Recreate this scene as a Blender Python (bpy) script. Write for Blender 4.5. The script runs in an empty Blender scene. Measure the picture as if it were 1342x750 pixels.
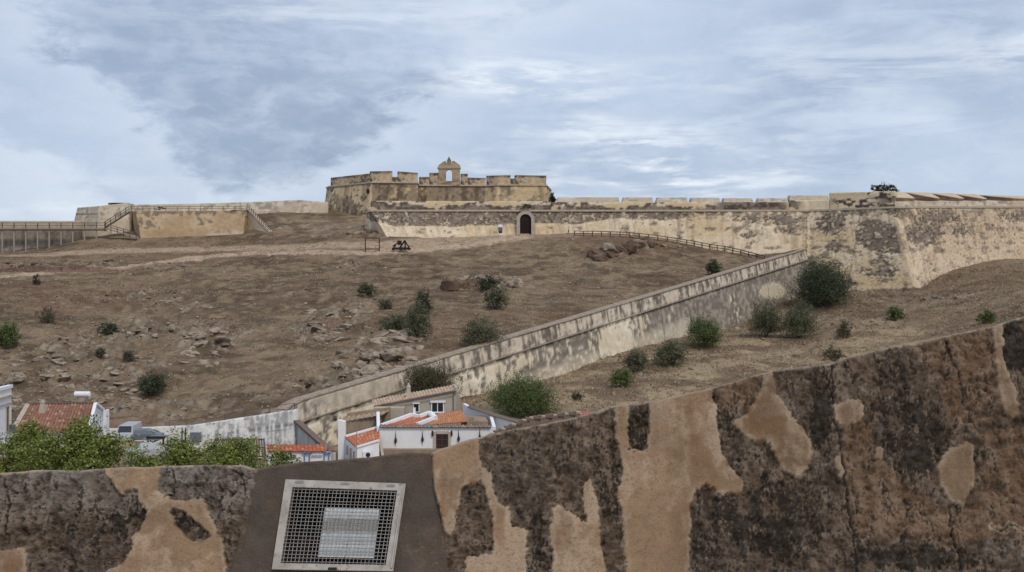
import bpy, bmesh, math, random
import numpy as np
from mathutils import Vector, Matrix

SC = bpy.context.scene
COL = SC.collection
random.seed(7)
rng = np.random.default_rng(7)
R = math.radians
F = 1440.0                      # focal length in photograph pixels (frame 1342 wide)

# ------------------------------------------------------------------ camera, light, sky
cam_d = bpy.data.cameras.new('camera')
cam = bpy.data.objects.new('camera', cam_d)
COL.objects.link(cam)
cam.location = (0, 0, 0)
cam.rotation_euler = (R(90), 0, 0)
cam_d.sensor_width = 36.0
cam_d.lens = F / 1342.0 * 36.0
cam_d.clip_start = 0.1
cam_d.clip_end = 8000
SC.camera = cam

SUN_EL, SUN_AZ = R(50), R(150)      # azimuth measured from +Y (view direction) towards +X
sun_d = bpy.data.lights.new('sun', 'SUN')
sun_d.energy = 1.5
sun_d.angle = R(10)
sun_d.color = (1.0, 0.88, 0.72)
sun = bpy.data.objects.new('sun', sun_d)
COL.objects.link(sun)
sdir = Vector((math.sin(SUN_AZ) * math.cos(SUN_EL), math.cos(SUN_AZ) * math.cos(SUN_EL), math.sin(SUN_EL)))
sun.rotation_euler = sdir.to_track_quat('Z', 'Y').to_euler()

SC.view_settings.view_transform = 'Standard'
SC.view_settings.look = 'None'
SC.view_settings.exposure = 0.16
SC.view_settings.gamma = 1.0


class NT:
    """small helper for writing node graphs as expressions"""
    def __init__(s, nt):
        s.nt = nt; s.n = nt.nodes; s.l = nt.links
    def node(s, t, **kw):
        nd = s.n.new(t)
        for k, v in kw.items():
            setattr(nd, k, v)
        return nd
    def put(s, sock, v):
        if isinstance(v, bpy.types.NodeSocket):
            s.l.new(v, sock)
        elif v is not None:
            sock.default_value = v
    def m(s, op, a, b=None, c=None, clamp=False):
        nd = s.node('ShaderNodeMath', operation=op, use_clamp=clamp)
        s.put(nd.inputs[0], a); s.put(nd.inputs[1], b)
        if c is not None: s.put(nd.inputs[2], c)
        return nd.outputs[0]
    def sst(s, x, lo, hi):
        nd = s.node('ShaderNodeMapRange', interpolation_type='SMOOTHSTEP')
        s.put(nd.inputs[0], x); nd.inputs[1].default_value = lo; nd.inputs[2].default_value = hi
        return nd.outputs[0]
    def noise(s, vec, scale, detail=5, rough=0.55, dist=0.0, lac=2.0):
        nd = s.node('ShaderNodeTexNoise')
        s.put(nd.inputs['Vector'], vec)
        nd.inputs['Scale'].default_value = scale; nd.inputs['Detail'].default_value = detail
        nd.inputs['Roughness'].default_value = rough; nd.inputs['Distortion'].default_value = dist
        nd.inputs['Lacunarity'].default_value = lac
        return nd.outputs[0]
    def mix(s, f, a, b, bt='MIX'):
        nd = s.node('ShaderNodeMix', data_type='RGBA', blend_type=bt)
        s.put(nd.inputs[0], f); s.put(nd.inputs[6], a); s.put(nd.inputs[7], b)
        return nd.outputs[2]
    def mapping(s, vec, scale=(1, 1, 1), loc=(0, 0, 0), rot=(0, 0, 0)):
        nd = s.node('ShaderNodeMapping')
        s.put(nd.inputs[0], vec); nd.inputs[1].default_value = loc
        nd.inputs[2].default_value = rot; nd.inputs[3].default_value = scale
        return nd.outputs[0]


def rgba(c):
    return (c[0], c[1], c[2], 1.0)


world = bpy.data.worlds.new('World')
SC.world = world
world.use_nodes = True
w = NT(world.node_tree)
w.n.clear()
out = w.node('ShaderNodeOutputWorld')
bg = w.node('ShaderNodeBackground')
WS = 0.1
bg.inputs[1].default_value = WS
sky = w.node('ShaderNodeTexSky', sky_type='NISHITA')
sky.sun_disc = False
sky.sun_elevation = SUN_EL
sky.sun_rotation = SUN_AZ
sky.air_density = 1.0; sky.dust_density = 1.0; sky.ozone_density = 2.0
tc = w.node('ShaderNodeTexCoord')
sep = w.node('ShaderNodeSeparateXYZ')
w.l.new(tc.outputs['Generated'], sep.inputs[0])
dx, dy, dz = sep.outputs
def sk(c):                                        # linear radiance -> background colour
    return rgba([v / WS for v in c])
g = tc.outputs['Generated']
# large soft masses, streaky higher cloud, small billows
gw = w.mapping(g, scale=(1.0, 1.0, 2.2))
gs = w.mapping(g, scale=(1.0, 1.0, 5.5), rot=(0, R(4), 0))
big = w.noise(gw, 3.2, 3, 0.5, 0.3)
mid = w.noise(gw, 9.0, 6, 0.55, 0.25)
streak = w.noise(gs, 6.0, 7, 0.6, 0.5)
fine = w.noise(gs, 17.0, 6, 0.6, 0.2)
puff = w.noise(gw, 24.0, 8, 0.62, 0.35)
def pxdir(px, py):
    v = Vector(((px - 671) / F, 1, (375 - py) / F)).normalized()
    return v.x, v.z
def edge(p, q, wob, soft, offs=0.0):
    """smooth side-of-line mask (left of p->q = 1), its line crumpled by noise"""
    ax, az = pxdir(*p); bx, bz = pxdir(*q)
    nx, nz = -(bz - az), (bx - ax)
    L = math.hypot(nx, nz); nx /= L; nz /= L
    f = w.m('ADD', w.m('MULTIPLY', dx, nx), w.m('MULTIPLY', dz, nz))
    f = w.m('SUBTRACT', f, nx * ax + nz * az + offs)
    f = w.m('ADD', f, w.m('MULTIPLY', w.m('SUBTRACT', mid, 0.5), wob))
    f = w.m('ADD', f, w.m('MULTIPLY', w.m('SUBTRACT', big, 0.5), wob * 1.2))
    f = w.m('ADD', f, w.m('MULTIPLY', w.m('SUBTRACT', puff, 0.5), wob * 0.8))
    return f
def blob(px, py, rx, rz):
    cx, cz = pxdir(px, py)
    a = w.m('DIVIDE', w.m('SUBTRACT', dx, cx), rx)
    b = w.m('DIVIDE', w.m('SUBTRACT', dz, cz), rz)
    d = w.m('SQRT', w.m('ADD', w.m('MULTIPLY', a, a), w.m('MULTIPLY', b, b)))
    d = w.m('ADD', d, w.m('MULTIPLY', w.m('SUBTRACT', mid, 0.5), 1.3))
    d = w.m('ADD', d, w.m('MULTIPLY', w.m('SUBTRACT', puff, 0.5), 0.7))
    return w.sst(d, 1.0, 0.1)
base = w.mix(w.sst(big, 0.34, 0.66), sk((0.35, 0.43, 0.58)), sk((0.49, 0.575, 0.715)))
base = w.mix(w.m('MULTIPLY', w.sst(streak, 0.48, 0.72), 0.55), base, sk((0.70, 0.79, 0.90)))
# darker grey-blue rain cloud mass
base = w.mix(w.m('MULTIPLY', blob(470, 205, 0.27, 0.11), 0.75), base, sk((0.27, 0.335, 0.46)))
base = w.mix(w.m('MULTIPLY', blob(590, 125, 0.14, 0.028), 0.7), base, sk((0.26, 0.33, 0.46)))
base = w.mix(w.m('MULTIPLY', blob(210, 60, 0.22, 0.08), 0.6), base, sk((0.29, 0.36, 0.49)))
# cumulus edges on the left
e1 = edge((330, 290), (60, 20), 0.09, 0.02)
e1b = w.m('MULTIPLY', w.sst(e1, -0.010, 0.022), w.sst(e1, 0.15, 0.0))
base = w.mix(w.m('MULTIPLY', e1b, 0.7), base, sk((0.52, 0.60, 0.74)))
e2 = edge((120, 260), (-60, 120), 0.07, 0.02)
e2b = w.m('MULTIPLY', w.sst(e2, -0.010, 0.020), w.sst(e2, 0.11, 0.0))
base = w.mix(w.m('MULTIPLY', e2b, 0.75), base, sk((0.60, 0.67, 0.78)))
for e_, k_ in ((e1, .26), (e2, .28)):
    base = w.mix(w.m('MULTIPLY', w.m('MULTIPLY', w.sst(e_, -0.008, 0.016), w.sst(e_, 0.055, 0.0)), k_), base, sk((0.72, 0.78, 0.87)))
# pale cloud bank in the middle
e3 = edge((600, 95), (370, 215), 0.07, 0.02)
e3b = w.m('MULTIPLY', w.sst(e3, -0.008, 0.020), w.sst(e3, 0.16, 0.0))
base = w.mix(w.m('MULTIPLY', e3b, 0.75), base, sk((0.53, 0.62, 0.77)))
base = w.mix(w.m('MULTIPLY', w.m('MULTIPLY', w.sst(e3, -0.008, 0.016), w.sst(e3, 0.06, 0.0)), .28), base, sk((0.74, 0.80, 0.88)))
# bright wisps
wis = w.sst(w.m('ADD', w.m('MULTIPLY', streak, 0.6), w.m('MULTIPLY', fine, 0.4)), 0.43, 0.58)
for (bx_, by_, rx_, rz_, k_) in ((700, 102, 0.13, 0.026, 1.0), (860, 220, 0.21, 0.055, 1.0), (1010, 100, 0.45, 0.035, 0.3),
                                 (450, 20, 0.3, 0.03, 0.35), (760, 165, 0.10, 0.02, 0.6), (1300, 70, 0.06, 0.02, 0.5), (80, 275, 0.15, 0.02, 0.35)):
    base = w.mix(w.m('MULTIPLY', w.m('MULTIPLY', blob(bx_, by_, rx_, rz_), wis), k_), base, sk((0.84, 0.89, 0.95)))
# the blue Nishita sky stays visible through the thinner cloud
soft = w.m('MULTIPLY', w.sst(puff, 0.40, 0.68), 0.22)
base = w.mix(soft, base, sk((0.72, 0.78, 0.88)))
base = w.mix(0.12, base, sky.outputs[0])
w.l.new(base, bg.inputs[0])
w.l.new(bg.outputs[0], out.inputs[0])


# ------------------------------------------------------------------ noise in numpy
def _h(ix, iy, iz, seed):
    h = (ix.astype(np.int64) * 374761393 + iy.astype(np.int64) * 668265263 + iz * 2147483647 + seed * 974634777) & 0xFFFFFFFF
    h = ((h ^ (h >> 13)) * 1274126177) & 0xFFFFFFFF
    h = ((h ^ (h >> 16)) * 2246822519) & 0xFFFFFFFF
    return ((h ^ (h >> 15)) & 0xFFFFFF) / float(0xFFFFFF)

def vn(x, y, seed=0):
    x = np.asarray(x, float); y = np.asarray(y, float)
    ix = np.floor(x); iy = np.floor(y); fx = x - ix; fy = y - iy
    fx = fx * fx * fx * (fx * (fx * 6 - 15) + 10); fy = fy * fy * fy * (fy * (fy * 6 - 15) + 10)
    a = _h(ix, iy, 0, seed); b = _h(ix + 1, iy, 0, seed); c = _h(ix, iy + 1, 0, seed); d = _h(ix + 1, iy + 1, 0, seed)
    return (a * (1 - fx) + b * fx) * (1 - fy) + (c * (1 - fx) + d * fx) * fy

def fbm(x, y, o=5, seed=0, gain=0.5):
    s = 0.0; a = 1.0; t = 0.0
    ca, sa = 0.8, 0.6
    for i in range(o):
        s = s + a * vn(x, y, seed + i * 17); t += a; a *= gain
        x, y = (x * ca - y * sa) * 2.03 + 11.3, (x * sa + y * ca) * 2.03 + 5.7
    return s / t

def ridge(x, y, o=4, seed=0, gain=0.5):
    s = 0.0; a = 1.0; t = 0.0
    for i in range(o):
        s = s + a * (1 - np.abs(2 * vn(x, y, seed + i * 31) - 1)); t += a; a *= gain
        x, y = (x * .8 - y * .6) * 2.1 + 3.1, (x * .6 + y * .8) * 2.1 + 9.2
    return s / t

def worley(x, y, seed=0):
    ix = np.floor(x); iy = np.floor(y)
    f1 = np.full(np.shape(x), 9.0); f2 = f1.copy(); cid = np.zeros(np.shape(x))
    for a in (-1, 0, 1):
        for b in (-1, 0, 1):
            jx = ix + a; jy = iy + b
            px = jx + _h(jx, jy, 0, seed); py = jy + _h(jx, jy, 0, seed + 5)
            d = np.hypot(px - x, py - y)
            c = _h(jx, jy, 0, seed + 9)
            near = d < f1
            f2 = np.where(near, f1, np.minimum(f2, d)); cid = np.where(near, c, cid); f1 = np.where(near, d, f1)
    return f1, f2, cid

def ss(x, lo, hi):
    t = np.clip((x - lo) / (hi - lo), 0, 1)
    return t * t * (3 - 2 * t)

def lerp(a, b, t):
    t = np.asarray(t)[..., None]
    return np.asarray(a) * (1 - t) + np.asarray(b) * t

def poly_sdf(px, py, poly):
    """signed distance, positive inside"""
    P = np.array(poly, float); n = len(P)
    d = np.full(px.shape, 1e9); ins = np.zeros(px.shape, bool)
    for i in range(n):
        a = P[i]; b = P[(i + 1) % n]; e = b - a
        t = np.clip(((px - a[0]) * e[0] + (py - a[1]) * e[1]) / (e @ e + 1e-9), 0, 1)
        d = np.minimum(d, np.hypot(px - a[0] - t * e[0], py - a[1] - t * e[1]))
        if abs(e[1]) > 1e-12:
            c = ((a[1] > py) != (b[1] > py)) & (px < (b[0] - a[0]) * (py - a[1]) / (b[1] - a[1]) + a[0])
            ins ^= c
    return np.where(ins, d, -d)


# ------------------------------------------------------------------ helpers for objects
def V(px, py, d):
    return Vector(((px - 671) / F * d, d, (375 - py) / F * d))

def X(px, d): return (px - 671) / F * d
def Z(py, d): return (375 - py) / F * d

def tag(o, label=None, cat=None, group=None, kind=None):
    if label: o['label'] = label
    if cat: o['category'] = cat
    if group: o['group'] = group
    if kind: o['kind'] = kind
    return o

def thing(name, label, cat, loc=(0, 0, 0), group=None):
    o = bpy.data.objects.new(name, None)
    COL.objects.link(o)
    o.location = loc
    o.empty_display_size = 0.5
    return tag(o, label, cat, group)

def link(name, me, mat=None, parent=None, loc=None):
    o = bpy.data.objects.new(name, me)
    COL.objects.link(o)
    if mat is not None and not me.materials:
        me.materials.append(mat)
    if parent is not None:
        o.parent = parent
        pl = Vector((0, 0, 0)); q = parent
        while q is not None:
            pl += q.location; q = q.parent
        o.location = (Vector(loc) if loc is not None else Vector((0, 0, 0))) - pl
    elif loc is not None:
        o.location = loc
    return o

def np_mesh(name, verts, faces, col=None, smooth=False):
    """verts Nx3, faces Mx4 or Mx3 arrays, col Nx3 per vertex"""
    me = bpy.data.meshes.new(name)
    verts = np.asarray(verts, np.float32); faces = np.asarray(faces, np.int32)
    k = faces.shape[1]
    me.vertices.add(len(verts)); me.vertices.foreach_set('co', verts.ravel())
    me.loops.add(faces.size); me.loops.foreach_set('vertex_index', faces.ravel())
    me.polygons.add(len(faces))
    me.polygons.foreach_set('loop_start', np.arange(0, faces.size, k, dtype=np.int32))
    me.polygons.foreach_set('loop_total', np.full(len(faces), k, np.int32))
    if smooth:
        me.polygons.foreach_set('use_smooth', np.ones(len(faces), bool))
    me.update(calc_edges=True)
    if col is not None:
        at = me.attributes.new('Col', 'FLOAT_COLOR', 'POINT')
        c4 = np.ones((len(verts), 4), np.float32); c4[:, :3] = col
        at.data.foreach_set('color', c4.ravel())
    me.validate()
    return me

def grid_faces(nr, nc, off=0, flip=False):
    a = np.arange(nr * nc).reshape(nr, nc) + off
    q = np.stack([a[:-1, :-1], a[:-1, 1:], a[1:, 1:], a[1:, :-1]], -1).reshape(-1, 4)
    return q[:, ::-1] if flip else q


class MB:
    """mesh builder: boxes, prisms, tubes collected into ONE mesh object"""
    def __init__(s): s.v = []; s.f = []; s.sm = False
    def add(s, vs, fs):
        o = len(s.v); s.v += [tuple(v) for v in vs]; s.f += [tuple(i + o for i in f) for f in fs]; return s
    def box(s, c, size, rz=0.0, tilt=None):
        m = Matrix.Rotation(rz, 3, 'Z')
        if tilt is not None: m = m @ tilt
        h = Vector(size) / 2
        vs = [Vector(c) + m @ Vector((sx * h.x, sy * h.y, sz * h.z)) for sz in (-1, 1) for sx, sy in ((-1, -1), (1, -1), (1, 1), (-1, 1))]
        return s.add(vs, [(0, 3, 2, 1), (4, 5, 6, 7), (0, 1, 5, 4), (1, 2, 6, 5), (2, 3, 7, 6), (3, 0, 4, 7)])
    def hexa(s, b, t):
        """b: 4 bottom points counter-clockwise from above, t: 4 top points"""
        return s.add(list(b) + list(t), [(0, 3, 2, 1), (4, 5, 6, 7), (0, 1, 5, 4), (1, 2, 6, 5), (2, 3, 7, 6), (3, 0, 4, 7)])
    def bar(s, p, q, a, b=None, up=Vector((0, 0, 1))):
        b = a if b is None else b
        p = Vector(p); q = Vector(q); d = (q - p).normalized()
        sd = d.cross(up)
        if sd.length < 1e-3: sd = d.cross(Vector((0, 1, 0)))
        sd.normalize(); u = sd.cross(d)
        vs = [e + sd * x * a / 2 + u * y * b / 2 for e in (p, q) for x, y in ((-1, -1), (1, -1), (1, 1), (-1, 1))]
        return s.add(vs, [(0, 3, 2, 1), (4, 5, 6, 7), (0, 1, 5, 4), (1, 2, 6, 5), (2, 3, 7, 6), (3, 0, 4, 7)])
    def tube(s, pts, rad, n=8, cap=True):
        pts = [Vector(p) for p in pts]; rings = []
        if not hasattr(rad, '__len__'): rad = [rad] * len(pts)
        for i, p in enumerate(pts):
            d = (pts[min(i + 1, len(pts) - 1)] - pts[max(i - 1, 0)]).normalized()
            a = d.cross(Vector((0.13, 0.21, 1))) if abs(d.z) < .9 else d.cross(Vector((1, 0.1, 0)))
            a.normalize(); b = d.cross(a)
            rings.append([p + (a * math.cos(2 * math.pi * k / n) + b * math.sin(2 * math.pi * k / n)) * rad[i] for k in range(n)])
        o = len(s.v)
        for r in rings: s.v += [tuple(v) for v in r]
        for i in range(len(rings) - 1):
            for k in range(n):
                s.f.append((o + i * n + k, o + i * n + (k + 1) % n, o + (i + 1) * n + (k + 1) % n, o + (i + 1) * n + k))
        if cap:
            s.f.append(tuple(o + k for k in range(n))[::-1]); s.f.append(tuple(o + (len(rings) - 1) * n + k for k in range(n)))
        return s
    def lathe(s, c, prof, n=10):
        o = len(s.v)
        for r, z in prof:
            for k in range(n):
                s.v.append((c[0] + r * math.cos(2 * math.pi * k / n), c[1] + r * math.sin(2 * math.pi * k / n), c[2] + z))
        m = len(prof)
        for i in range(m - 1):
            for k in range(n):
                s.f.append((o + i * n + k, o + i * n + (k + 1) % n, o + (i + 1) * n + (k + 1) % n, o + (i + 1) * n + k))
        s.f.append(tuple(o + k for k in range(n))[::-1]); s.f.append(tuple(o + (m - 1) * n + k for k in range(n)))
        return s
    def build(s, name, mat, parent=None, bevel=0.0, smooth=False, origin=None):
        if origin is None:
            a = np.array(s.v); origin = Vector(((a[:, 0].min() + a[:, 0].max()) / 2, (a[:, 1].min() + a[:, 1].max()) / 2, a[:, 2].min()))
        origin = Vector(origin)
        me = bpy.data.meshes.new(name)
        me.from_pydata([tuple(Vector(v) - origin) for v in s.v], [], s.f)
        if bevel:
            bm = bmesh.new(); bm.from_mesh(me)
            bmesh.ops.bevel(bm, geom=bm.edges[:], offset=bevel, segments=1, affect='EDGES', profile=0.5)
            bm.to_mesh(me); bm.free()
        if smooth:
            for p in me.polygons: p.use_smooth = True
        me.update()
        return link(name, me, mat, parent, origin)


# ------------------------------------------------------------------ materials
def mat_new(name):
    m = bpy.data.materials.new(name); m.use_nodes = True
    n = NT(m.node_tree); n.n.clear()
    o = n.node('ShaderNodeOutputMaterial'); b = n.node('ShaderNodeBsdfPrincipled')
    n.l.new(b.outputs[0], o.inputs[0])
    b.inputs['Specular IOR Level'].default_value = 0.25
    return m, n, b

def mat_attr(name, rough=0.95, ns=3.0, amt=0.35, bump=0.3, bscale=6.0, bdist=0.05, spec=0.15, ns2=None, objco=True):
    """colour from the mesh attribute, broken up by noise in object space"""
    m, n, b = mat_new(name)
    at = n.node('ShaderNodeAttribute', attribute_name='Col')
    co = n.node('ShaderNodeTexCoord').outputs['Object']
    f = n.noise(co, ns, 6, 0.62, 0.2)
    f2 = n.noise(co, ns2 or ns * 5.3, 4, 0.6)
    k = n.m('ADD', n.m('MULTIPLY', n.m('SUBTRACT', f, 0.5), amt * 2.6), n.m('MULTIPLY', n.m('SUBTRACT', f2, 0.5), amt * 1.6))
    k = n.m('ADD', k, 1.0)
    vm = n.node('ShaderNodeVectorMath', operation='SCALE')
    n.l.new(at.outputs['Color'], vm.inputs[0]); n.l.new(k, vm.inputs['Scale'])
    n.l.new(vm.outputs[0], b.inputs['Base Color'])
    b.inputs['Roughness'].default_value = rough
    b.inputs['Specular IOR Level'].default_value = spec
    if bump:
        bp = n.node('ShaderNodeBump'); bp.inputs['Strength'].default_value = bump; bp.inputs['Distance'].default_value = bdist
        n.l.new(n.noise(co, bscale, 7, 0.65), bp.inputs['Height']); n.l.new(bp.outputs[0], b.inputs['Normal'])
    return m

def mat_plain(name, c1, c2=None, scale=2.0, rough=0.85, bump=0.15, bdist=0.02, spec=0.25, metal=0.0, streak=False, dirt=None):
    m, n, b = mat_new(name)
    co = n.node('ShaderNodeTexCoord').outputs['Object']
    if streak: co = n.mapping(co, scale=(1, 1, 0.18))
    c2 = c2 or [v * 0.7 for v in c1]
    f = n.sst(n.noise(co, scale, 7, 0.62, 0.3), 0.3, 0.72)
    c = n.mix(f, rgba(c1), rgba(c2))
    if dirt:
        c = n.mix(n.sst(n.noise(co, scale * 3.1, 6, 0.65), 0.55, 0.7), c, rgba(dirt))
    n.l.new(c, b.inputs['Base Color'])
    b.inputs['Roughness'].default_value = rough; b.inputs['Metallic'].default_value = metal
    b.inputs['Specular IOR Level'].default_value = spec
    if bump:
        bp = n.node('ShaderNodeBump'); bp.inputs['Strength'].default_value = bump; bp.inputs['Distance'].default_value = bdist
        n.l.new(n.noise(co, scale * 6, 5, 0.6), bp.inputs['Height']); n.l.new(bp.outputs[0], b.inputs['Normal'])
    return m

def mat_leaf(name, trans=0.25):
    m, n, b = mat_new(name)
    at = n.node('ShaderNodeAttribute', attribute_name='Col')
    n.l.new(at.outputs['Color'], b.inputs['Base Color'])
    b.inputs['Roughness'].default_value = 0.6
    b.inputs['Specular IOR Level'].default_value = 0.2
    tr = n.node('ShaderNodeBsdfTranslucent'); n.l.new(at.outputs['Color'], tr.inputs[0])
    mx = n.node('ShaderNodeMixShader'); mx.inputs[0].default_value = trans
    n.l.new(b.outputs[0], mx.inputs[1]); n.l.new(tr.outputs[0], mx.inputs[2])
    o = [q for q in n.n if q.type == 'OUTPUT_MATERIAL'][0]
    n.l.new(mx.outputs[0], o.inputs[0])
    return m

M = {}
M['ground'] = mat_attr('dry_ground', 1.0, 0.7, 0.34, 1.0, 1.3, 0.34, 0.05, ns2=3.6)
M['fort'] = mat_attr('weathered_fort_render', 0.95, 0.8, 0.28, 0.6, 2.2, 0.15, 0.1, ns2=4.0)
M['near'] = mat_attr('near_wall_render', 0.95, 6.0, 0.30, 1.0, 60.0, 0.014, 0.10, ns2=110.0)
M['rock'] = mat_attr('outcrop_rock', 0.95, 1.2, 0.3, 0.8, 2.5, 0.2, 0.1)
M['stone'] = mat_attr('loose_stone', 0.95, 2.0, 0.2, 0.2, 6.0, 0.05, 0.1)
M['leaf'] = mat_leaf('leaves')
M['grass'] = mat_leaf('dry_grass_blades', 0.15)
M['tile'] = mat_attr('clay_roof_tile', 0.85, 3.0, 0.25, 0.2, 12, 0.02, 0.2)
M['bark'] = mat_plain('bark', (0.12, 0.095, 0.07), (0.06, 0.05, 0.04), 3, 0.95, 0.5)
M['white'] = mat_plain('whitewash', (0.84, 0.85, 0.87), (0.77, 0.78, 0.80), 0.8, 0.85, 0.2, 0.02)
M['white_old'] = mat_plain('streaked_whitewash', (0.62, 0.62, 0.60), (0.34, 0.34, 0.33), 1.1, 0.9, 0.4, 0.04, streak=True, dirt=(0.22, 0.22, 0.22))
M['beige'] = mat_plain('beige_render', (0.50, 0.44, 0.36), (0.42, 0.37, 0.31), 0.8, 0.9, 0.2)
M['mud'] = mat_plain('mud_wall', (0.36, 0.27, 0.19), (0.25, 0.19, 0.14), 1.2, 0.95, 0.5, 0.06)
M['coping'] = mat_plain('brown_coping', (0.22, 0.16, 0.13), (0.14, 0.11, 0.09), 2.5, 0.95, 0.5)
M['wood'] = mat_plain('weathered_timber', (0.13, 0.095, 0.07), (0.08, 0.06, 0.045), 4, 0.9, 0.3)
M['wood_red'] = mat_plain('red_brown_timber', (0.13, 0.05, 0.04), (0.08, 0.035, 0.03), 4, 0.85, 0.2)
M['wood_dark'] = mat_plain('dark_timber', (0.035, 0.028, 0.028), (0.02, 0.017, 0.018), 4, 0.85, 0.2)
M['door'] = mat_plain('old_dark_door_wood', (0.035, 0.02, 0.016), (0.02, 0.013, 0.012), 6, 0.8, 0.2)
M['greywood'] = mat_plain('grey_timber', (0.42, 0.37, 0.31), (0.30, 0.26, 0.22), 3, 0.9, 0.2)
M['dressed'] = mat_plain('dressed_stone', (0.44, 0.38, 0.32), (0.32, 0.27, 0.22), 1.6, 0.9, 0.3, 0.04)
M['pale_stone'] = mat_plain('pale_coping_stone', (0.56, 0.47, 0.36), (0.42, 0.35, 0.27), 1.2, 0.95, 0.4, 0.05, dirt=(0.22, 0.17, 0.13))
M['old_coping'] = mat_plain('weathered_coping', (0.42, 0.34, 0.26), (0.24, 0.19, 0.15), 1.4, 0.95, 0.5, 0.06, dirt=(0.15, 0.12, 0.10))
M['metal'] = mat_plain('galvanised_steel', (0.42, 0.41, 0.39), (0.20, 0.17, 0.15), 30, 0.6, 0.1, 0.001, 0.5, 0.35)
M['frame'] = mat_plain('rust_stained_white_steel', (0.42, 0.395, 0.36), (0.28, 0.25, 0.215), 9, 0.6, 0.15, 0.002, 0.4, 0.0, dirt=(0.19, 0.13, 0.10))
M['black'] = mat_plain('wrought_iron', (0.03, 0.03, 0.032), None, 5, 0.6, 0.0)
M['cavity'] = mat_plain('black_recess', (0.022, 0.02, 0.018), (0.012, 0.011, 0.01), 8, 1.0, 0.2)  # near-black lining of the recess behind the grille
M['glass'] = mat_plain('window_glass', (0.03, 0.035, 0.045), (0.02, 0.024, 0.03), 1, 0.12, 0.0, spec=0.6)
M['blue'] = mat_plain('blue_trim_paint', (0.16, 0.24, 0.42), None, 3, 0.6, 0.0)
M['car_grey'] = mat_plain('grey_car_paint', (0.16, 0.18, 0.21), (0.14, 0.16, 0.19), 2, 0.35, 0.0, spec=0.5)
M['car_silver'] = mat_plain('silver_car_paint', (0.45, 0.47, 0.48), (0.40, 0.42, 0.43), 2, 0.35, 0.0, spec=0.5)
M['rubber'] = mat_plain('rubber', (0.02, 0.02, 0.02), None, 5, 0.9, 0.0)
M['skin'] = mat_plain('skin', (0.45, 0.28, 0.20), (0.42, 0.25, 0.18), 5, 0.6, 0.0)
M['shirt'] = mat_plain('white_shirt', (0.7, 0.66, 0.66), (0.62, 0.58, 0.6), 6, 0.9, 0.0)
M['trousers'] = mat_plain('dark_trousers', (0.03, 0.03, 0.045), None, 6, 0.9, 0.0)
M['hair'] = mat_plain('dark_hair', (0.03, 0.02, 0.015), None, 8, 0.8, 0.0)
M['board'] = mat_plain('blue_grey_panel', (0.12, 0.16, 0.24), (0.09, 0.12, 0.18), 3, 0.5, 0.0)
M['steps'] = mat_plain('pale_path_concrete', (0.48, 0.41, 0.33), (0.38, 0.32, 0.26), 2, 0.95, 0.2)


# ------------------------------------------------------------------ terrain height
# the long ramp wall that splits the hill from the ground below it
def ramp_d(px):
    t = (px - 387) / 668.0
    return 1.0 / (0.0078125 + t * (0.0040486 - 0.0078125))
def ramp_top_py(px): return 327.5 + (1055 - px) * 0.3
RAMP_A = V(387, ramp_top_py(387), ramp_d(387))
RAMP_B = V(1057, ramp_top_py(1057), ramp_d(1057))

CORN = 17.5                       # height of the cornice line of the outer wall
def face_d(px, py):
    """depth of the outer fort wall's battered face for a pixel on it"""
    top = np.interp(px, [474, 487, 1060, 1173, 1342, 1650], [268, 255, 255, 244, 262, 300])
    z = (375 - py) / F * top
    return top - 0.22 * (CORN - z)

A = [(-900, 370, 200), (-900, 470, 160), (-900, 560, 128), (-300, 365, 212), (-300, 450, 168), (-300, 558, 130),
     (0, 337, 250), (0, 348, 237), (0, 364, 214), (0, 400, 190), (0, 440, 170), (0, 500, 147), (0, 558, 130),
     (0, 331, 263), (-200, 332, 263), (60, 325.5, 263), (60, 330, 256), (105, 315, 263), (130, 312, 263), (185, 313, 260), (250, 309, 261), (322, 304, 262), (352, 306, 258),
     (150, 340, 240), (150, 400, 196), (150, 440, 174), (150, 500, 149), (150, 562, 129),
     (300, 325, 248), (300, 350, 226), (300, 400, 194), (300, 450, 168), (300, 500, 147), (280, 553, 130),
     (400, 320, 250), (400, 345, 230), (400, 360, 218), (400, 420, 182), (400, 480, 153),
     (500, 322, 245), (500, 350, 226), (500, 400, 190), (500, 450, 160), (600, 320, 246), (600, 350, 228), (600, 400, 188),
     (700, 315, 249), (700, 340, 236), (700, 385, 200), (800, 318, 246), (800, 340, 234), (800, 375, 208),
     (900, 338, 240), (880, 350, 229), (950, 350, 235), (345, 284, 274), (380, 281, 276), (430, 281, 279), (478, 288, 272), (380, 297, 266),
     (440, 303, 258), (470, 300, 260)]
Apts = [V(*a) for a in A]
for bx_, by_ in ((503, 306), (560, 308), (600, 309), (650, 306), (689, 305.5), (740, 305.5), (800, 306), (845, 310), (880, 316), (920, 324), (960, 331), (1006, 342), (1045, 352)):
    Apts.append(V(bx_, by_, face_d(bx_, by_)))
for k in np.linspace(0.0, 1.0, 9):
    p = RAMP_A.lerp(RAMP_B, float(k)); Apts.append(Vector((p.x, p.y + 1.2, p.z - 0.9)))
for px_, py_ in ((150, 562.5), (245, 559.3), (320, 548.5), (384, 538.8)):
    Apts.append(V(px_, py_, 127.5))
B = [(1342, 380, 208), (1342, 412, 186), (1342, 440, 170), (1200, 400, 219), (1200, 440, 193), (1200, 480, 172), (1100, 398, 228), (1100, 430, 200), (1100, 470, 177),
     (1000, 440, 200), (1000, 490, 163), (900, 465, 180), (900, 520, 146), (800, 495, 158), (800, 535, 137), (720, 510, 150), (720, 545, 130),
     (660, 535, 134), (1600, 370, 230), (1600, 420, 190), (1600, 480, 150)]
Bpts = [V(*b) for b in B]
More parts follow.
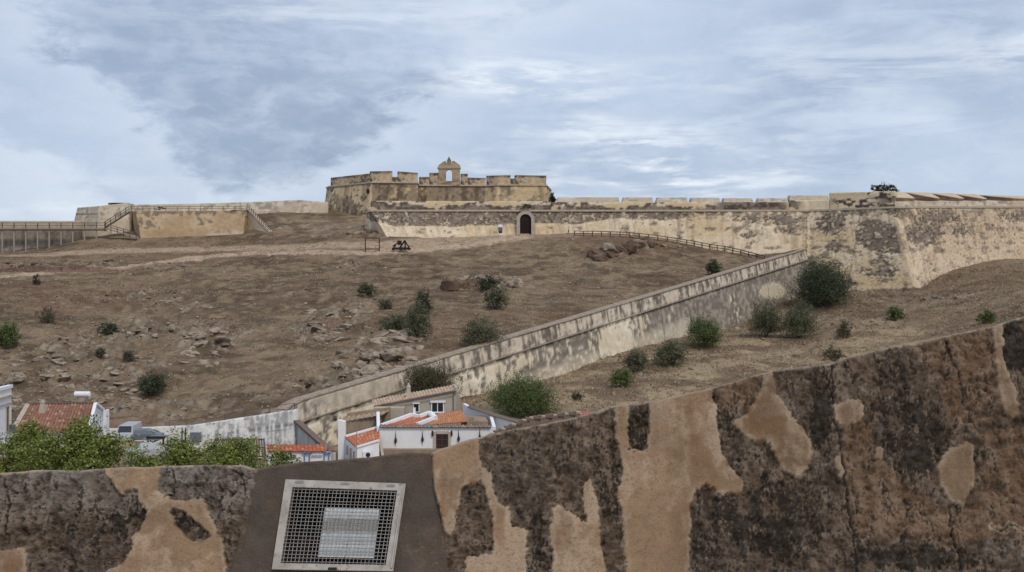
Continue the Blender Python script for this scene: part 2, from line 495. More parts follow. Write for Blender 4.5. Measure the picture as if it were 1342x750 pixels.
for bx_, by_ in ((1060, 380), (1110, 380), (1170, 379), (1197, 377), (1215, 363), (1240, 353), (1270, 345), (1300, 340), (1342, 339), (1500, 338), (1650, 336)):
    Bpts.append(V(bx_, by_, face_d(bx_, by_)))
for bx_, by_ in ((610, 521), (725, 496), (781, 470), (811, 460), (878, 446), (952, 428), (1027, 393), (1050, 385)):
    Bpts.append(V(bx_, by_, ramp_d(bx_) - 1.6))
for px_ in (-900, -300, 300, 450, 600):
    for d_ in (126, 112, 95): Bpts.append(Vector((X(px_, d_), d_, -19.3)))
for x_ in (-120, -60, 0, 60, 120):
    Bpts.append(Vector((x_, 60, -16.5 + max(0, x_) * 0.02))); Bpts.append(Vector((x_, 20, -9)))
Bpts += [Vector((X(p_, d_), d_, -16.4)) for p_ in (60, 160, 230) for d_ in (92, 104, 114)]
Bpts += [Vector((60, 110, -12)), Vector((110, 130, -7.5)), Vector((90, 100, -10.5)), Vector((30, 100, -15.5))]

def tps_fit(pts, lam=4.0):
    P = np.array([[p.x, p.y] for p in pts]) / 50.0; z = np.array([p.z for p in pts]); n = len(P)
    r2 = ((P[:, None] - P[None]) ** 2).sum(-1)
    K = 0.5 * r2 * np.log(r2 + 1e-12) + np.eye(n) * lam * 1e-4
    Q = np.hstack([np.ones((n, 1)), P])
    Mx = np.block([[K, Q], [Q.T, np.zeros((3, 3))]])
    return P, np.linalg.solve(Mx, np.concatenate([z, np.zeros(3)]))
def tps_eval(fit, x, y):
    P, w_ = fit; x = np.asarray(x, float).ravel() / 50; y = np.asarray(y, float).ravel() / 50
    o = w_[-3] + w_[-2] * x + w_[-1] * y
    for i in range(len(P)):
        r2 = (x - P[i, 0]) ** 2 + (y - P[i, 1]) ** 2
        o += w_[i] * 0.5 * r2 * np.log(r2 + 1e-12)
    return o
FA, FB = tps_fit(Apts), tps_fit(Bpts)

DIV = [(-400, 120), (X(-900, 126), 126), (X(140, 127), 127), (X(246, 126), 126), (X(372, 125.3), 125.3), (RAMP_A.x, RAMP_A.y + 1.2), (RAMP_B.x, RAMP_B.y + 1.2)]
FORT = [(X(481, 262) , 264), (X(487, 255), 257), (X(1060, 255), 257), (X(1173, 244), 246.3), (X(1342, 262), 264.5), (X(1650, 300), 303)]
def height(x, y, rough=True, want_mask=False):
    x = np.asarray(x, float); y = np.asarray(y, float); shp = x.shape
    x = x.ravel(); y = y.ravel()
    cx = np.clip(x, -140, 170); cy = np.clip(y, 15, 292)
    yd = np.interp(x, [p[0] for p in DIV], [p[1] for p in DIV])
    back = (y > yd) & (x < RAMP_B.x)
    za = tps_eval(FA, cx, cy); zb = tps_eval(FB, np.clip(cx, -140, 150), cy)
    z = np.where(back, za, zb)
    if rough:
        n1 = fbm(x / 14, y / 14, 4, 3) - 0.5
        n2 = fbm(x / 3.2, y / 3.2, 4, 8) - 0.5
        rm = rockmask(x, y, z)
        st = ridge(x / 3.5 + 0.3 * y, y / 1.6 - 0.15 * x, 4, 21) - 0.55
        f1, f2, cid = worley(x / 1.7 + n2 * 1.5, y / 1.2, 4)
        blk = (ss(f2 - f1, 0.02, 0.25) * (0.3 + 0.7 * cid))
        amp = np.where(y > 100, 1.0, 0.4) * (1 - 0.6 * ss(y, 236, 250)) * (1 - 0.75 * ss(-np.abs(y - yd), -2.2, -0.5))
        z = z + amp * (n1 * 0.9 + n2 * 0.62 - ss(ridge(x / 9 + y / 16 + n1 + .5, y / 9 - x / 30, 4, 57), .72, .9) * .45 + rm * (st * 2.3 + blk * 1.1 - 0.45))
    # plateau inside the fort
    yf = np.interp(x, [p[0] for p in FORT], [p[1] for p in FORT])
    inside = (y > yf) & (x > FORT[0][0])
    z = np.where(inside, 15.8, z)
    far = ss(y, 292, 700)
    z = z * (1 - far) + -24 * far
    side = ss(np.abs(x), 180, 600)
    z = z * (1 - side) + -22 * side
    return z.reshape(shp)

# rock zones (centre and half size given where they show in the picture)
ROCKZ = [(200, 395, 130, 16, 0.7), (180, 440, 130, 24, 0.75), (110, 480, 130, 34, 0.8), (60, 500, 80, 22, 0.8), (270, 440, 60, 22, 0.9), (430, 430, 75, 24, 1.0), (470, 395, 60, 18, 0.6),
         (510, 478, 65, 26, 1.1), (535, 440, 45, 22, 1.0), (170, 350, 100, 6, 0.5), (60, 350, 90, 7, 0.9), (410, 295, 75, 10, 0.7),
         (455, 350, 36, 12, 0.6), (630, 372, 56, 10, 1.0), (820, 332, 44, 9, 0.7), (450, 308, 60, 6, 0.7), (160, 325, 50, 5, 0.7),
         (1060, 420, 60, 12, 0.5), (1200, 392, 60, 8, 0.5), (1180, 380, 40, 4, 0.8), (330, 520, 120, 22, 0.5), (420, 500, 70, 24, 0.7), (130, 540, 130, 18, 0.8), (1140, 425, 60, 8, 0.5), (500, 335, 60, 4, 0.3)]
def rockmask(x, y, z):
    px = 671 + x / y * F; py = 375 - z / y * F
    m = np.zeros_like(x)
    wob = (fbm(x / 7, y / 7, 4, 40) - 0.5) * 2.2
    for cx, cy, rx, ry, a in ROCKZ:
        d = np.sqrt(((px - cx) / rx) ** 2 + ((py - cy) / ry) ** 2) + wob
        m = np.maximum(m, a * ss(d, 1.15, 0.55))
    return np.where(y > 100, m * ss(fbm(x / 3.0, y / 2.0, 4, 77), 0.34, 0.56), 0)

_dd = np.arange(100, 300, 0.35)
def ground(px, py, lo=100, rough=False):
    """first hit of the ray through pixel (px,py) with the terrain"""
    d = _dd[_dd > lo]; x = (px - 671) / F * d; zr = (375 - py) / F * d
    z = height(x, d, rough)
    i = np.argmax(z >= zr)
    if z[i] < zr[i]: i = len(d) - 1
    return Vector((x[i], d[i], float(z[i])))
def gz(x, y): return float(height(np.array([x]), np.array([y]), True)[0])
def gplace(px, py, lo=100):
    p = ground(px, py, lo); p.z = gz(p.x, p.y); return p

# --- terrain sheet
fx = 0.42
xs = np.concatenate([-np.geomspace(2600, 150, 40), np.arange(-145, -120, 2.0), np.arange(-120, 124, fx), np.arange(124, 150, 2.0), np.geomspace(152, 2600, 40)])
ys = np.concatenate([-np.geomspace(1200, 12, 14), np.arange(0, 96, 4.0), np.arange(96, 140, 0.36), np.arange(140, 290, fx), np.geomspace(291, 3500, 45)])
GX, GY = np.meshgrid(xs, ys)
gx, gy = GX.ravel(), GY.ravel()
gyc = np.where(gy < 6, 6, gy)
gz_ = height(gx, gyc)
px = 671 + gx / np.maximum(gyc, 1) * F; py = 375 - gz_ / np.maximum(gyc, 1) * F
rm = rockmask(gx, gyc, height(gx, gyc, False))
n1 = fbm(gx / 9, gy / 9, 5, 51); n2 = fbm(gx / 1.7, gy / 1.7, 4, 52); n3 = fbm(gx / 25, gy / 25, 3, 53); n4 = fbm(gx / 5, gy / 2.5, 5, 54)
c = lerp((0.150, 0.105, 0.073), (0.238, 0.174, 0.119), ss(n1, 0.3, 0.68))
c = lerp(c, (0.092, 0.066, 0.044), ss(n4, 0.50, 0.70) * 0.75)
gul = ridge(gx / 9 + gy / 16 + n1, gy / 9 - gx / 30, 4, 57)
c = lerp(c, (0.085, 0.062, 0.043), ss(gul, 0.74, 0.88) * 0.5)
c = lerp(c, (0.30, 0.235, 0.150), ss(n2, 0.50, 0.72) * 0.6)
c = lerp(c, (0.195, 0.120, 0.080), ss(n3, 0.55, 0.72) * 0.35)
c = lerp(c, (0.11, 0.095, 0.06), ss(fbm(gx / 4, gy / 3, 5, 66), 0.6, 0.75) * 0.55)
f1, f2, cid = worley(gx / 1.3 + n2, gy / 0.9, 4)
rc = lerp((0.19, 0.155, 0.118), (0.36, 0.305, 0.235), ss(cid * 0.5 + fbm(gx / 1.1, gy / 0.8, 3, 9) * 0.5, 0.3, 0.7))
rc = lerp(rc, (0.10, 0.075, 0.055), ss(f2 - f1, 0.18, 0.02) * 0.7)
c = lerp(c, rc, np.clip(rm * 1.1, 0, 1) * ss(n2, 0.36, 0.60))
# slopes below the ramp wall: taller straw coloured grass
yd = np.interp(gx, [p[0] for p in DIV], [p[1] for p in DIV])
front = (gy < yd) | (gx > RAMP_B.x)
gr = ss(fbm(gx / 7, gy / 4, 4, 88), 0.36, 0.6)
straw = lerp((0.17, 0.122, 0.083), (0.40, 0.31, 0.20), gr)
c = np.where(front[:, None], lerp(c, straw, 0.75 * ss(py, 390, 460)), c)
def poly_path(pts, width, soft=0.35):
    q = [ground(*p) for p in pts]; d = np.full(gx.shape, 1e9)
    for a, b in zip(q[:-1], q[1:]):
        e = np.array([b.x - a.x, b.y - a.y]); t = np.clip(((gx - a.x) * e[0] + (gy - a.y) * e[1]) / (e @ e + 1e-6), 0, 1)
        d = np.minimum(d, np.hypot(gx - a.x - t * e[0], gy - a.y - t * e[1]))
    return ss(d + (n2 - 0.5) * 2.0, width * (1 + soft), width * 0.45)
PATHC = (0.45, 0.34, 0.25)
c = lerp(c, PATHC, 1.0 * poly_path([(-60, 368), (0, 363), (60, 358.5), (130, 352), (200, 346), (260, 338), (330, 332), (400, 331), (470, 331), (540, 328), (620, 321), (689, 309)], 2.3))
c = lerp(c, (0.42, 0.32, 0.23), 0.85 * poly_path([(-60, 337), (0, 336), (80, 333), (160, 329), (250, 327), (340, 326), (420, 322), (500, 322), (560, 322)], 2.6))
c = lerp(c, PATHC, 0.8 * poly_path([(689, 307.5), (640, 311), (560, 316), (500, 322)], 3.0))
c = lerp(c, (0.33, 0.225, 0.175), 0.85 * poly_path([(700, 309), (760, 309), (830, 309), (865, 311), (900, 318), (950, 328), (1003, 341)], 1.3))
c = lerp(c, (0.33, 0.255, 0.18), 0.6 * poly_path([(1342, 376), (1270, 388), (1200, 402), (1130, 425), (1060, 452), (980, 472), (900, 490)], 1.3))
c = lerp(c, (0.13, 0.07, 0.055), 0.8 * ss(np.hypot((px - 60) / 110, (py - 353) / 4.5) + (n1 - .5) * 1.5, 1.1, 0.6) * (gy > 100))
c = lerp(c, (0.15, 0.085, 0.065), 0.75 * ss(np.hypot((px - 975) / 60, (py - 331 - (px - 975) * 0.25) / 5) + (n1 - .5), 1.1, 0.6) * (gy > 100))
c = lerp(c, (0.20, 0.115, 0.08), 0.3 * ss(np.hypot((px - 100) / 60, (py - 398) / 16) + (n1 - .5) * 2, 1.1, 0.4) * (gy > 100))
TCOL = c
verts = np.stack([gx, gy, gz_], -1)
me = np_mesh('ground', verts, grid_faces(len(ys), len(xs)), c, smooth=True)
tag(link('ground', me, M['ground']), kind='structure')


# ------------------------------------------------------------------ weathered walls
def resample(pts, step):
    """polyline of Vectors -> fine list with arc length"""
    out_, u_ = [], []; u = 0.0
    for a, b in zip(pts[:-1], pts[1:]):
        L = (b - a).length; n = max(1, int(round(L / step)))
        for i in range(n):
            out_.append(a.lerp(b, i / n)); u_.append(u + L * i / n)
        u += L
    out_.append(pts[-1]); u_.append(u)
    return np.array([list(v) for v in out_]), np.array(u_)

def wall_face(name, top, bot, zbot, cfun, step=0.3, thick=3.0, relief=0.12, parent=None, mat=None, loc=None, cap=True, seed=0, hole=None):
    """battered wall: top and bot are matched polylines; the face runs on below to zbot; solid with a top and a back"""
    n = len(top)
    ta, u = resample(top, step)
    # resample bottom at the same fractions
    ba = []
    for (a, b), (c_, d_) in zip(zip(top[:-1], top[1:]), zip(bot[:-1], bot[1:])):
        k = max(1, int(round((b - a).length / step)))
        for i in range(k): ba.append(list(c_.lerp(d_, i / k)))
    ba.append(list(bot[-1])); ba = np.array(ba)
    e = (ta[:, 2] - zbot) / np.maximum(ta[:, 2] - ba[:, 2], 0.01)
    bb = ta + (ba - ta) * e[:, None]
    H_ = float(np.max(ta[:, 2] - zbot)); nr = max(2, int(H_ / step))
    t = np.linspace(0, 1, nr + 1)[:, None, None]
    P = ta[None] * (1 - t) + bb[None] * t
    tan = np.gradient(ta, axis=0); tan[:, 2] = 0; tan /= np.linalg.norm(tan, axis=1)[:, None] + 1e-9
    nrm = np.stack([tan[:, 1], -tan[:, 0], np.zeros(len(tan))], -1)       # outward, towards the viewer
    U = np.broadcast_to(u[None, :], P.shape[:2]); Hh = P[..., 2]
    dep = ta[None, :, 2] - Hh
    pxx = 671 + P[..., 0] / P[..., 1] * F; pyy = 375 - P[..., 2] / P[..., 1] * F
    col, rel = cfun(U, Hh, dep, pxx, pyy)
    P = P + nrm[None] * (rel * relief)[..., None]
    nc = P.shape[1]
    V_ = [P.reshape(-1, 3)]; C_ = [col.reshape(-1, 3)]; Fc = [grid_faces(nr + 1, nc, 0, True)]
    # top and back
    backtop = ta - nrm * thick; backbot = backtop.copy(); backbot[:, 2] = zbot
    o = (nr + 1) * nc
    V_ += [backtop, backbot]; C_ += [col[0], col[0]]
    a = np.arange(nc)
    Fc.append(np.stack([a[:-1], a[1:], a[1:] + o, a[:-1] + o], -1))
    Fc.append(np.stack([a[:-1] + o, a[1:] + o, a[1:] + o + nc, a[:-1] + o + nc], -1))
    # ends
    for k in (0, nc - 1):
        q = [(i * nc + k, (i + 1) * nc + k) for i in range(nr)]
        strip = []
        oo = sum(len(v) for v in V_)
        bk = backtop[k][None] * (1 - t[:, 0]) + backbot[k][None] * t[:, 0]
        V_.append(bk); C_.append(col[:, k])
        for i in range(nr):
            f_ = (i * nc + k, oo + i, oo + i + 1, (i + 1) * nc + k)
            strip.append(f_ if k == 0 else f_[::-1])
        Fc.append(np.array(strip))
    Vv = np.concatenate(V_); Cc = np.concatenate(C_); Ff = np.concatenate(Fc)
    if hole is not None:
        fc = Vv[Ff].mean(1); keep = ~hole(fc); Ff = Ff[keep]
    org = np.array(loc if loc is not None else (float(ta[0, 0]), float(ta[0, 1]), 0.0))
    me = np_mesh(name, Vv - org, Ff, Cc)
    return link(name, me, mat or M['fort'], parent, tuple(org))

CREAM = (0.62, 0.48, 0.30); CREAM2 = (0.72, 0.60, 0.44); GREYST = (0.215, 0.175, 0.138); DARKST = (0.085, 0.066, 0.052); BROWN = (0.30, 0.21, 0.135); TAN = (0.40, 0.30, 0.19)

def c_outer(U, Hh, dep, px, py):
    n1 = fbm(U / 6, Hh / 4, 6, 101, .62); n2 = fbm(U / 0.9, Hh / 0.6, 4, 102, .6); n3 = fbm(U / 14, Hh / 9, 4, 103); nv = fbm(U / 0.8, Hh / 6, 4, 104)
    f1, f2, cid = worley(U / 0.75, Hh / 0.42, 7)
    c = lerp(CREAM, CREAM2, ss(n1 * 0.6 + n3 * 0.4, 0.35, 0.65))
    c = lerp(c, (0.56, 0.44, 0.33), ss(px, 1180, 1230) * 0.6)
    c = lerp(c, BROWN, ss(nv, 0.56, 0.74) * 0.45)
    c = lerp(c, GREYST, ss(fbm(U / 0.7, dep / 9, 4, 109), 0.56, 0.7) * ss(dep, 9, 1) * 0.5)
    stone = lerp(GREYST, DARKST, ss(n2, 0.42, 0.62)); stone = lerp(stone, (0.36, 0.30, 0.24), ss(cid, 0.55, 0.95) * 0.6)
    wob = (n1 - 0.5) * 20 + (n2 - 0.5) * 6 + (n3 - 0.5) * 12
    # grey exposed band left of the gate and above it, cream below
    lineL = np.interp(px, [480, 520, 600, 650, 700, 760, 800, 850, 900], [286, 296, 296.5, 296, 294, 293, 287, 280, 274])
    m = ss(lineL - py + wob * 0.35, -0.6, 1.2) * ss(px, 930, 880) * 1.0
    m = np.maximum(m, ss((fbm(U / 2.2, Hh / 1.1, 5, 133) - 0.5) * 10 + 1.2 * ss(dep, 2.4, 0.4), 1.3, 2.2) * 0.8)
    m = np.maximum(m, ss((fbm(U / 3.2, Hh / 1.6, 5, 130) - 0.55) * 14, -0.2, 1.0) * ss(np.abs(px - 905), 130, 30) * ss(py, 296, 280))
    # dark blotch fields around the corner bastion
    for cx, cy, rx, ry, a in ((1090, 300, 24, 22, 1.0), (1025, 289, 20, 9, 1.0), (1095, 320, 20, 14, 0.9), (1150, 308, 34, 19, 1.5), (1162, 322, 28, 12, 1.3),
                              (1150, 352, 38, 24, 0.78), (1180, 280, 24, 10, 0.9), (1235, 284, 60, 11, 0.85), (1215, 305, 38, 24, 0.7), (1330, 284, 40, 10, 0.7), (1110, 372, 40, 8, 0.8),
                              (1275, 300, 60, 16, 0.5), (1030, 300, 20, 10, .5), (980, 309, 12, 3, 1.0), (860, 283, 60, 6, 0.9), (720, 283, 40, 10, 0.5), (1060, 345, 30, 20, 0.45), (1000, 287, 60, 7, 0.6)):
        d = np.sqrt(((px - cx) / rx) ** 2 + ((py - cy) / ry) ** 2)
        m = np.maximum(m, ss(a * ss(d, 1.35, 0.25) + (n2 - 0.5) * 1.2 + (n1 - 0.5) * 1.6, 0.42, 0.62))
    hol = ss(f1, 0.34, 0.16) * ss(cid, 0.5, 0.65) * (0.35 + 0.65 * ss(px, 1030, 1060))     # pitted plaster
    m = np.clip(m, 0, 1)
    m = m * (1 - ss(n2, 0.60, 0.68) * 0.75)
    c = lerp(c, stone, m)
    c = lerp(c, DARKST, hol * 0.6 * (1 - m))
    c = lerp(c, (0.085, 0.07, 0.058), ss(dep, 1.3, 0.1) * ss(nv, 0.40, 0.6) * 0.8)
    # vertical cracks and the quoin strips near the corner
    for cx, sl in ((1057, 0.0), (1128, -0.28), (1197, 0.0)):
        lx = cx + (py - 275) * sl * 0.6 + (n2 - 0.5) * 5
        if cx != 1197: c = lerp(c, DARKST, ss(np.abs(px - lx), 1.1, 0.3) * 0.7)
    q = ss(np.abs(px - (1180 + (py - 300) * 0.2)), 8, 5) * ss(py, 295, 305)
    c = lerp(c, (0.62, 0.48, 0.31), q * 0.45); m = m * (1 - q)
    # putlog holes
    for yy in (306, 317):
        hx = ss(np.abs(((px - 1180) / 13.0) % 1 - 0.5), 0.09, 0.04) * ss(np.abs(py - yy - (px - 1250) * 0.02), 1.4, 0.7) * ss(px, 1190, 1200)
        c = lerp(c, (0.06, 0.05, 0.04), hx * 0.85)
    for hx_, hy_ in ((878, 295), (894, 295), (909, 295), (925, 300), (565, 303), (583, 303), (623, 296), (635, 285), (560, 293)):
        c = lerp(c, (0.05, 0.04, 0.035), ss(np.hypot(px - hx_, py - hy_), 1.4, 0.7) * 0.9)
    rel = -m * (0.8 + n2) + (1 - m) * 0.3 - hol * 0.8 + (n1 - 0.5) * 1.5
    return c, rel

def c_parapet(U, Hh, dep, px, py):
    n1 = fbm(U / 5, Hh / 1.5, 5, 201); n2 = fbm(U / 0.9, Hh / 0.6, 4, 202)
    c = lerp(CREAM, CREAM2, ss(n1, 0.35, 0.7))
    m = ss((n1 - 0.5) * 3 + (n2 - 0.5) * 1.6 + ss(dep, 0.5, 1.6) * 0.9, 0.35, 0.6) * 0.95
    m = np.maximum(m, ss(np.abs(px - 985), 52, 40)); m = np.maximum(m * (1 - ss(np.abs(px - 1100), 60, 40)), ss(n2 * 0.5 + n1 * 0.5, 0.54, 0.6) * ss(px, 1080, 1100))
    stone = lerp((0.24, 0.20, 0.165), DARKST, ss(n2, 0.4, 0.65))
    m = np.clip(m, 0, 1)
    return lerp(c, stone, m), -m * 0.6 + n2 * 0.5

def c_keep(U, Hh, dep, px, py):
    n1 = fbm(U / 4, Hh / 3.5, 5, 301); n2 = fbm(U / 0.8, Hh / 0.7, 4, 302); nv = fbm(U / 0.9, Hh / 6, 4, 303)
    c = lerp((0.56, 0.42, 0.255), (0.66, 0.53, 0.36), ss(n1, 0.35, 0.65))
    g_ = lerp((0.29, 0.225, 0.155), (0.12, 0.090, 0.065), ss(n2 * 0.5 + nv * 0.5, 0.42, 0.62))
    left = px < 487
    m = np.where(left, ss(n1 * 0.6 + n2 * 0.4 + ss(py, 262, 284) * 0.10, 0.54, 0.58), ss(n1 * 0.7 + n2 * 0.3, 0.30, 0.42))
    m = np.where((px > 636), ss(n1 * 0.6 + n2 * 0.4, 0.46, 0.56) * 0.85, m)
    m = np.maximum(m, ss(nv, 0.52, 0.66) * 0.55)
    m = np.maximum(m, 0.9 * ss(np.abs(px - 450), 13, 6) * ss(np.abs(py - 268), 12, 6) * (px < 470))
    c = np.where((px > 548)[..., None] & (px < 600)[..., None], lerp(c, (0.28, 0.20, 0.10), 0.6 * ss(nv, 0.4, 0.6)), c)
    c = lerp(c, g_, np.clip(m, 0, 1) * 0.95)
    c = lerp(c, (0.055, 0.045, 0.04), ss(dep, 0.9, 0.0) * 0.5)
    c = lerp(c, (0.03, 0.025, 0.02), ss(np.hypot((px - 482) / 2.6, (py - 251) / 3.8), 1.1, 0.8))
    return c, -m * 0.8 + (n2 - .5) * 1.4

def c_keep_par(U, Hh, dep, px, py):
    n1 = fbm(U / 3, Hh / 1.8, 5, 311); n2 = fbm(U / 0.7, Hh / 0.6, 4, 312)
    c = lerp((0.48, 0.36, 0.235), (0.60, 0.48, 0.33), ss(n2, 0.35, 0.65))
    g_ = lerp((0.19, 0.155, 0.125), (0.09, 0.072, 0.06), ss(n2, 0.4, 0.6))
    m = ss(n1 * 0.5 + n2 * 0.5 + ss(dep, 1.0, 0.0) * 0.25, 0.52, 0.66)
    return lerp(c, g_, m * 0.95), (n2 - .5) * 1.2

def c_tan(U, Hh, dep, px, py):
    n1 = fbm(U / 6, Hh / 3, 5, 401); n2 = fbm(U / 1.0, Hh / 0.8, 4, 402)
    c = lerp((0.42, 0.30, 0.18), (0.52, 0.40, 0.26), ss(n1, 0.35, 0.65))
    m = ss(n2 * 0.5 + n1 * 0.5 + ss(dep, 1.6, 0) * 0.18, 0.60, 0.66)
    c = lerp(c, (0.17, 0.13, 0.10), m * 0.8)
    c = lerp(c, (0.56, 0.47, 0.36), ss(Hh, 13.4, 12) * ss(n1, 0.4, 0.5) * ss(px, 255, 280) * 0.8)
    return c, (n2 - .5) * 1.5 - m * 0.5

def c_pale(U, Hh, dep, px, py):
    n1 = fbm(U / 4, Hh / 2.5, 5, 411); n2 = fbm(U / 0.8, Hh / 0.6, 4, 412)
    c = lerp((0.50, 0.42, 0.32), (0.60, 0.53, 0.43), ss(n1, 0.35, 0.65))
    m = ss(n2 * 0.5 + n1 * 0.5, 0.54, 0.64)
    return lerp(c, (0.26, 0.21, 0.165), m * 0.7), (n2 - .5) * 1.2

def c_leftwall(U, Hh, dep, px, py):
    n1 = fbm(U / 3, Hh / 3, 5, 421); n2 = fbm(U / 0.7, Hh / 0.7, 4, 422); nv = fbm(U / 0.7, Hh / 5, 4, 423)
    c = lerp((0.30, 0.25, 0.20), (0.17, 0.14, 0.115), ss(nv, 0.35, 0.65))
    c = lerp(c, (0.34, 0.29, 0.24), ss(n2, 0.55, 0.7) * 0.5)
    pale = ss(py + (n1 - 0.5) * 16, np.interp(px, [0, 20, 60, 110], [327, 319, 318, 310]), np.interp(px, [0, 20, 60, 110], [331, 323, 322, 314]))
    c = lerp(c, lerp((0.52, 0.45, 0.36), (0.34, 0.28, 0.22), ss(n2, 0.4, 0.65)), pale * 0.9)
    c = lerp(c, (0.48, 0.39, 0.29), ss(py, 298.5, 297))
    return c, (n2 - .5) * 1.5

def c_ramp(U, Hh, dep, px, py):
    n1 = fbm(U / 5, Hh / 3, 6, 501, .62); n2 = fbm(U / 0.8, Hh / 0.7, 4, 502); nv = fbm(U / 0.5, dep / 4, 4, 503)
    f1, f2, cid = worley(U / 2.4 + (n2 - .5) * .4, dep / 5.0 + 0.5, 17)
    c = lerp((0.74, 0.67, 0.53), (0.64, 0.55, 0.41), ss(n1, 0.35, 0.65))
    dark = lerp((0.19, 0.165, 0.135), (0.34, 0.30, 0.25), ss(n2, 0.35, 0.7))
    # parts along the wall: fraction of exposed grey
    fr = np.interp(px, [387, 560, 600, 650, 655, 695, 700, 745, 755, 785, 790, 828, 832, 880, 950, 960, 1000, 1005, 1050],
                   [0.30, 0.22, 0.22, 0.30, 0.72, 0.64, 0.90, 0.80, 0.72, 0.62, 0.02, 0.0, 0.66, 0.95, 1.35, 0.80, 1.1, 1.4, 1.4])
    fld = n1 * 0.35 + n2 * 0.4 + nv * 0.25
    m = ss(fr - (fld - 0.36) / 0.28, -0.06, 0.10)
    low = ss(dep, 5.0, 6.8) * (px < 905)
    n9 = fbm(U / .45, dep / .5, 3, 509); m = np.clip(m + (n9 - .5) * 1.1 * (m * (1 - m) * 4 * .6 + .25), 0, 1)
    m = m * (1 - 0.55 * low)
    pl = ss(np.hypot((px - 1013) / 16, (py - 382) / 11) + (n2 - .5) * .6, 1.1, 0.95)       # bare pale patch near the top
    m = m * (1 - pl); c = lerp(c, (0.58, 0.51, 0.38), pl)
    c = lerp(c, dark, m)
    # the streaked parapet band above the string course
    par = ss(dep, 2.35, 2.2)
    pc = lerp((0.60, 0.52, 0.42), (0.16, 0.135, 0.11), ss(nv * 0.6 + n2 * 0.4, 0.42, 0.62))
    pc = lerp(pc, (0.54, 0.47, 0.37), ss(px, 600, 520) * ss(n1, 0.3, 0.5) * 0.7)
    c = lerp(c, pc, par)
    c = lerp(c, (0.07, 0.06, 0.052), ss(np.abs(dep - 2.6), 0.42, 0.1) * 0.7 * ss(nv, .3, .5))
    # slanting construction joints
    for jx in (655, 692, 748, 783, 828, 868, 915, 960, 985, 1005):
        c = lerp(c, (0.13, 0.115, 0.10), ss(np.abs(px - jx - (dep - 4) * 1.0 + (n2 - .5) * 3), 0.9, 0.2) * 0.6 * (1 - par))
    c = lerp(c, (0.15, 0.12, 0.10), ss(np.abs(py - 511 + (fbm(U / 3, U * 0, 3, 9) - .5) * 10 - (px - 600) * 0.02), 1.0, 0.4) * (px < 650) * (px > 590) * 0.8)
    rel = -m * 0.9 + (n2 - .5) * 1.0 - 0.8 * ss(np.abs(dep - 2.6), 0.3, 0.1)
    return c, rel

def prism(mb, plan, z0, z1):
    """plan: list of (x,y) counter-clockwise, z1 number or per point"""
    n = len(plan)
    if not hasattr(z1, '__len__'): z1 = [z1] * n
    mb.add([(p[0], p[1], z0) for p in plan] + [(p[0], p[1], z1[i]) for i, p in enumerate(plan)],
           [tuple(range(n))[::-1], tuple(range(n, 2 * n))] + [(i, (i + 1) % n, n + (i + 1) % n, n + i) for i in range(n)])
    return mb

def strip_along(name, pts, w_, h_, mat, parent, outset=0.25, step=None):
    """moulding / coping following a polyline, standing outset proud of it"""
    pts = [Vector(p) for p in pts]; n = len(pts); mb = MB()
    nr = []
    for i in range(n):
        a = pts[max(i - 1, 0)]; b = pts[min(i + 1, n - 1)]; d = (b - a); d.z = 0; d.normalize()
        nr.append(Vector((d.y, -d.x, 0)))
    for i in range(n):
        o = pts[i] + nr[i] * outset; q = o - nr[i] * w_
        mb.v += [tuple(o), tuple(q), tuple(q + Vector((0, 0, h_))), tuple(o + Vector((0, 0, h_)))]
    for i in range(n - 1):
        for k in range(4):
            mb.f.append((4 * i + k, 4 * i + (k + 1) % 4, 4 * i + 4 + (k + 1) % 4, 4 * i + 4 + k))
    mb.f.append((0, 1, 2, 3)[::-1]); mb.f.append(tuple(4 * (n - 1) + k for k in range(4)))
    return mb.build(name, mat, parent)

def attr_obj(mb, name, parent, cfun=None, mat=None, sub=0, jitter=0.0, origin=None):
    """turn an MB into an object whose vertices carry colour from a colour function of position"""
    o = mb.build(name, mat or M['fort'], parent, origin=origin)
    me = o.data
    bm = bmesh.new(); bm.from_mesh(me)
    bmesh.ops.recalc_face_normals(bm, faces=bm.faces[:])
    for _ in range(sub):
        bmesh.ops.subdivide_edges(bm, edges=bm.edges[:], cuts=1, use_grid_fill=True)
    bm.to_mesh(me); bm.free()
    n = len(me.vertices); co = np.empty(n * 3, np.float32); me.vertices.foreach_get('co', co); co = co.reshape(-1, 3)
    org = Vector((0, 0, 0)); q = o
    while q is not None: org += q.location; q = q.parent
    W = co + np.array(org)
    if jitter:
        for k in range(3):
            co[:, k] += (fbm(W[:, 0] * 1.3 + 7 * k, W[:, 2] * 1.3 + W[:, 1], 3, 600 + k) - 0.5) * jitter
        me.vertices.foreach_set('co', co.ravel())
    top = W[:, 2].max()
    c_, r_ = cfun(W[:, 0] + W[:, 1] * 0.4, W[:, 2] + W[:, 1] * 0.3, top - W[:, 2], 671 + W[:, 0] / W[:, 1] * F, 375 - W[:, 2] / W[:, 1] * F)
    at = me.attributes.new('Col', 'FLOAT_COLOR', 'POINT'); c4 = np.ones((n, 4), np.float32); c4[:, :3] = c_
    at.data.foreach_set('color', c4.ravel()); me.update()
    return o


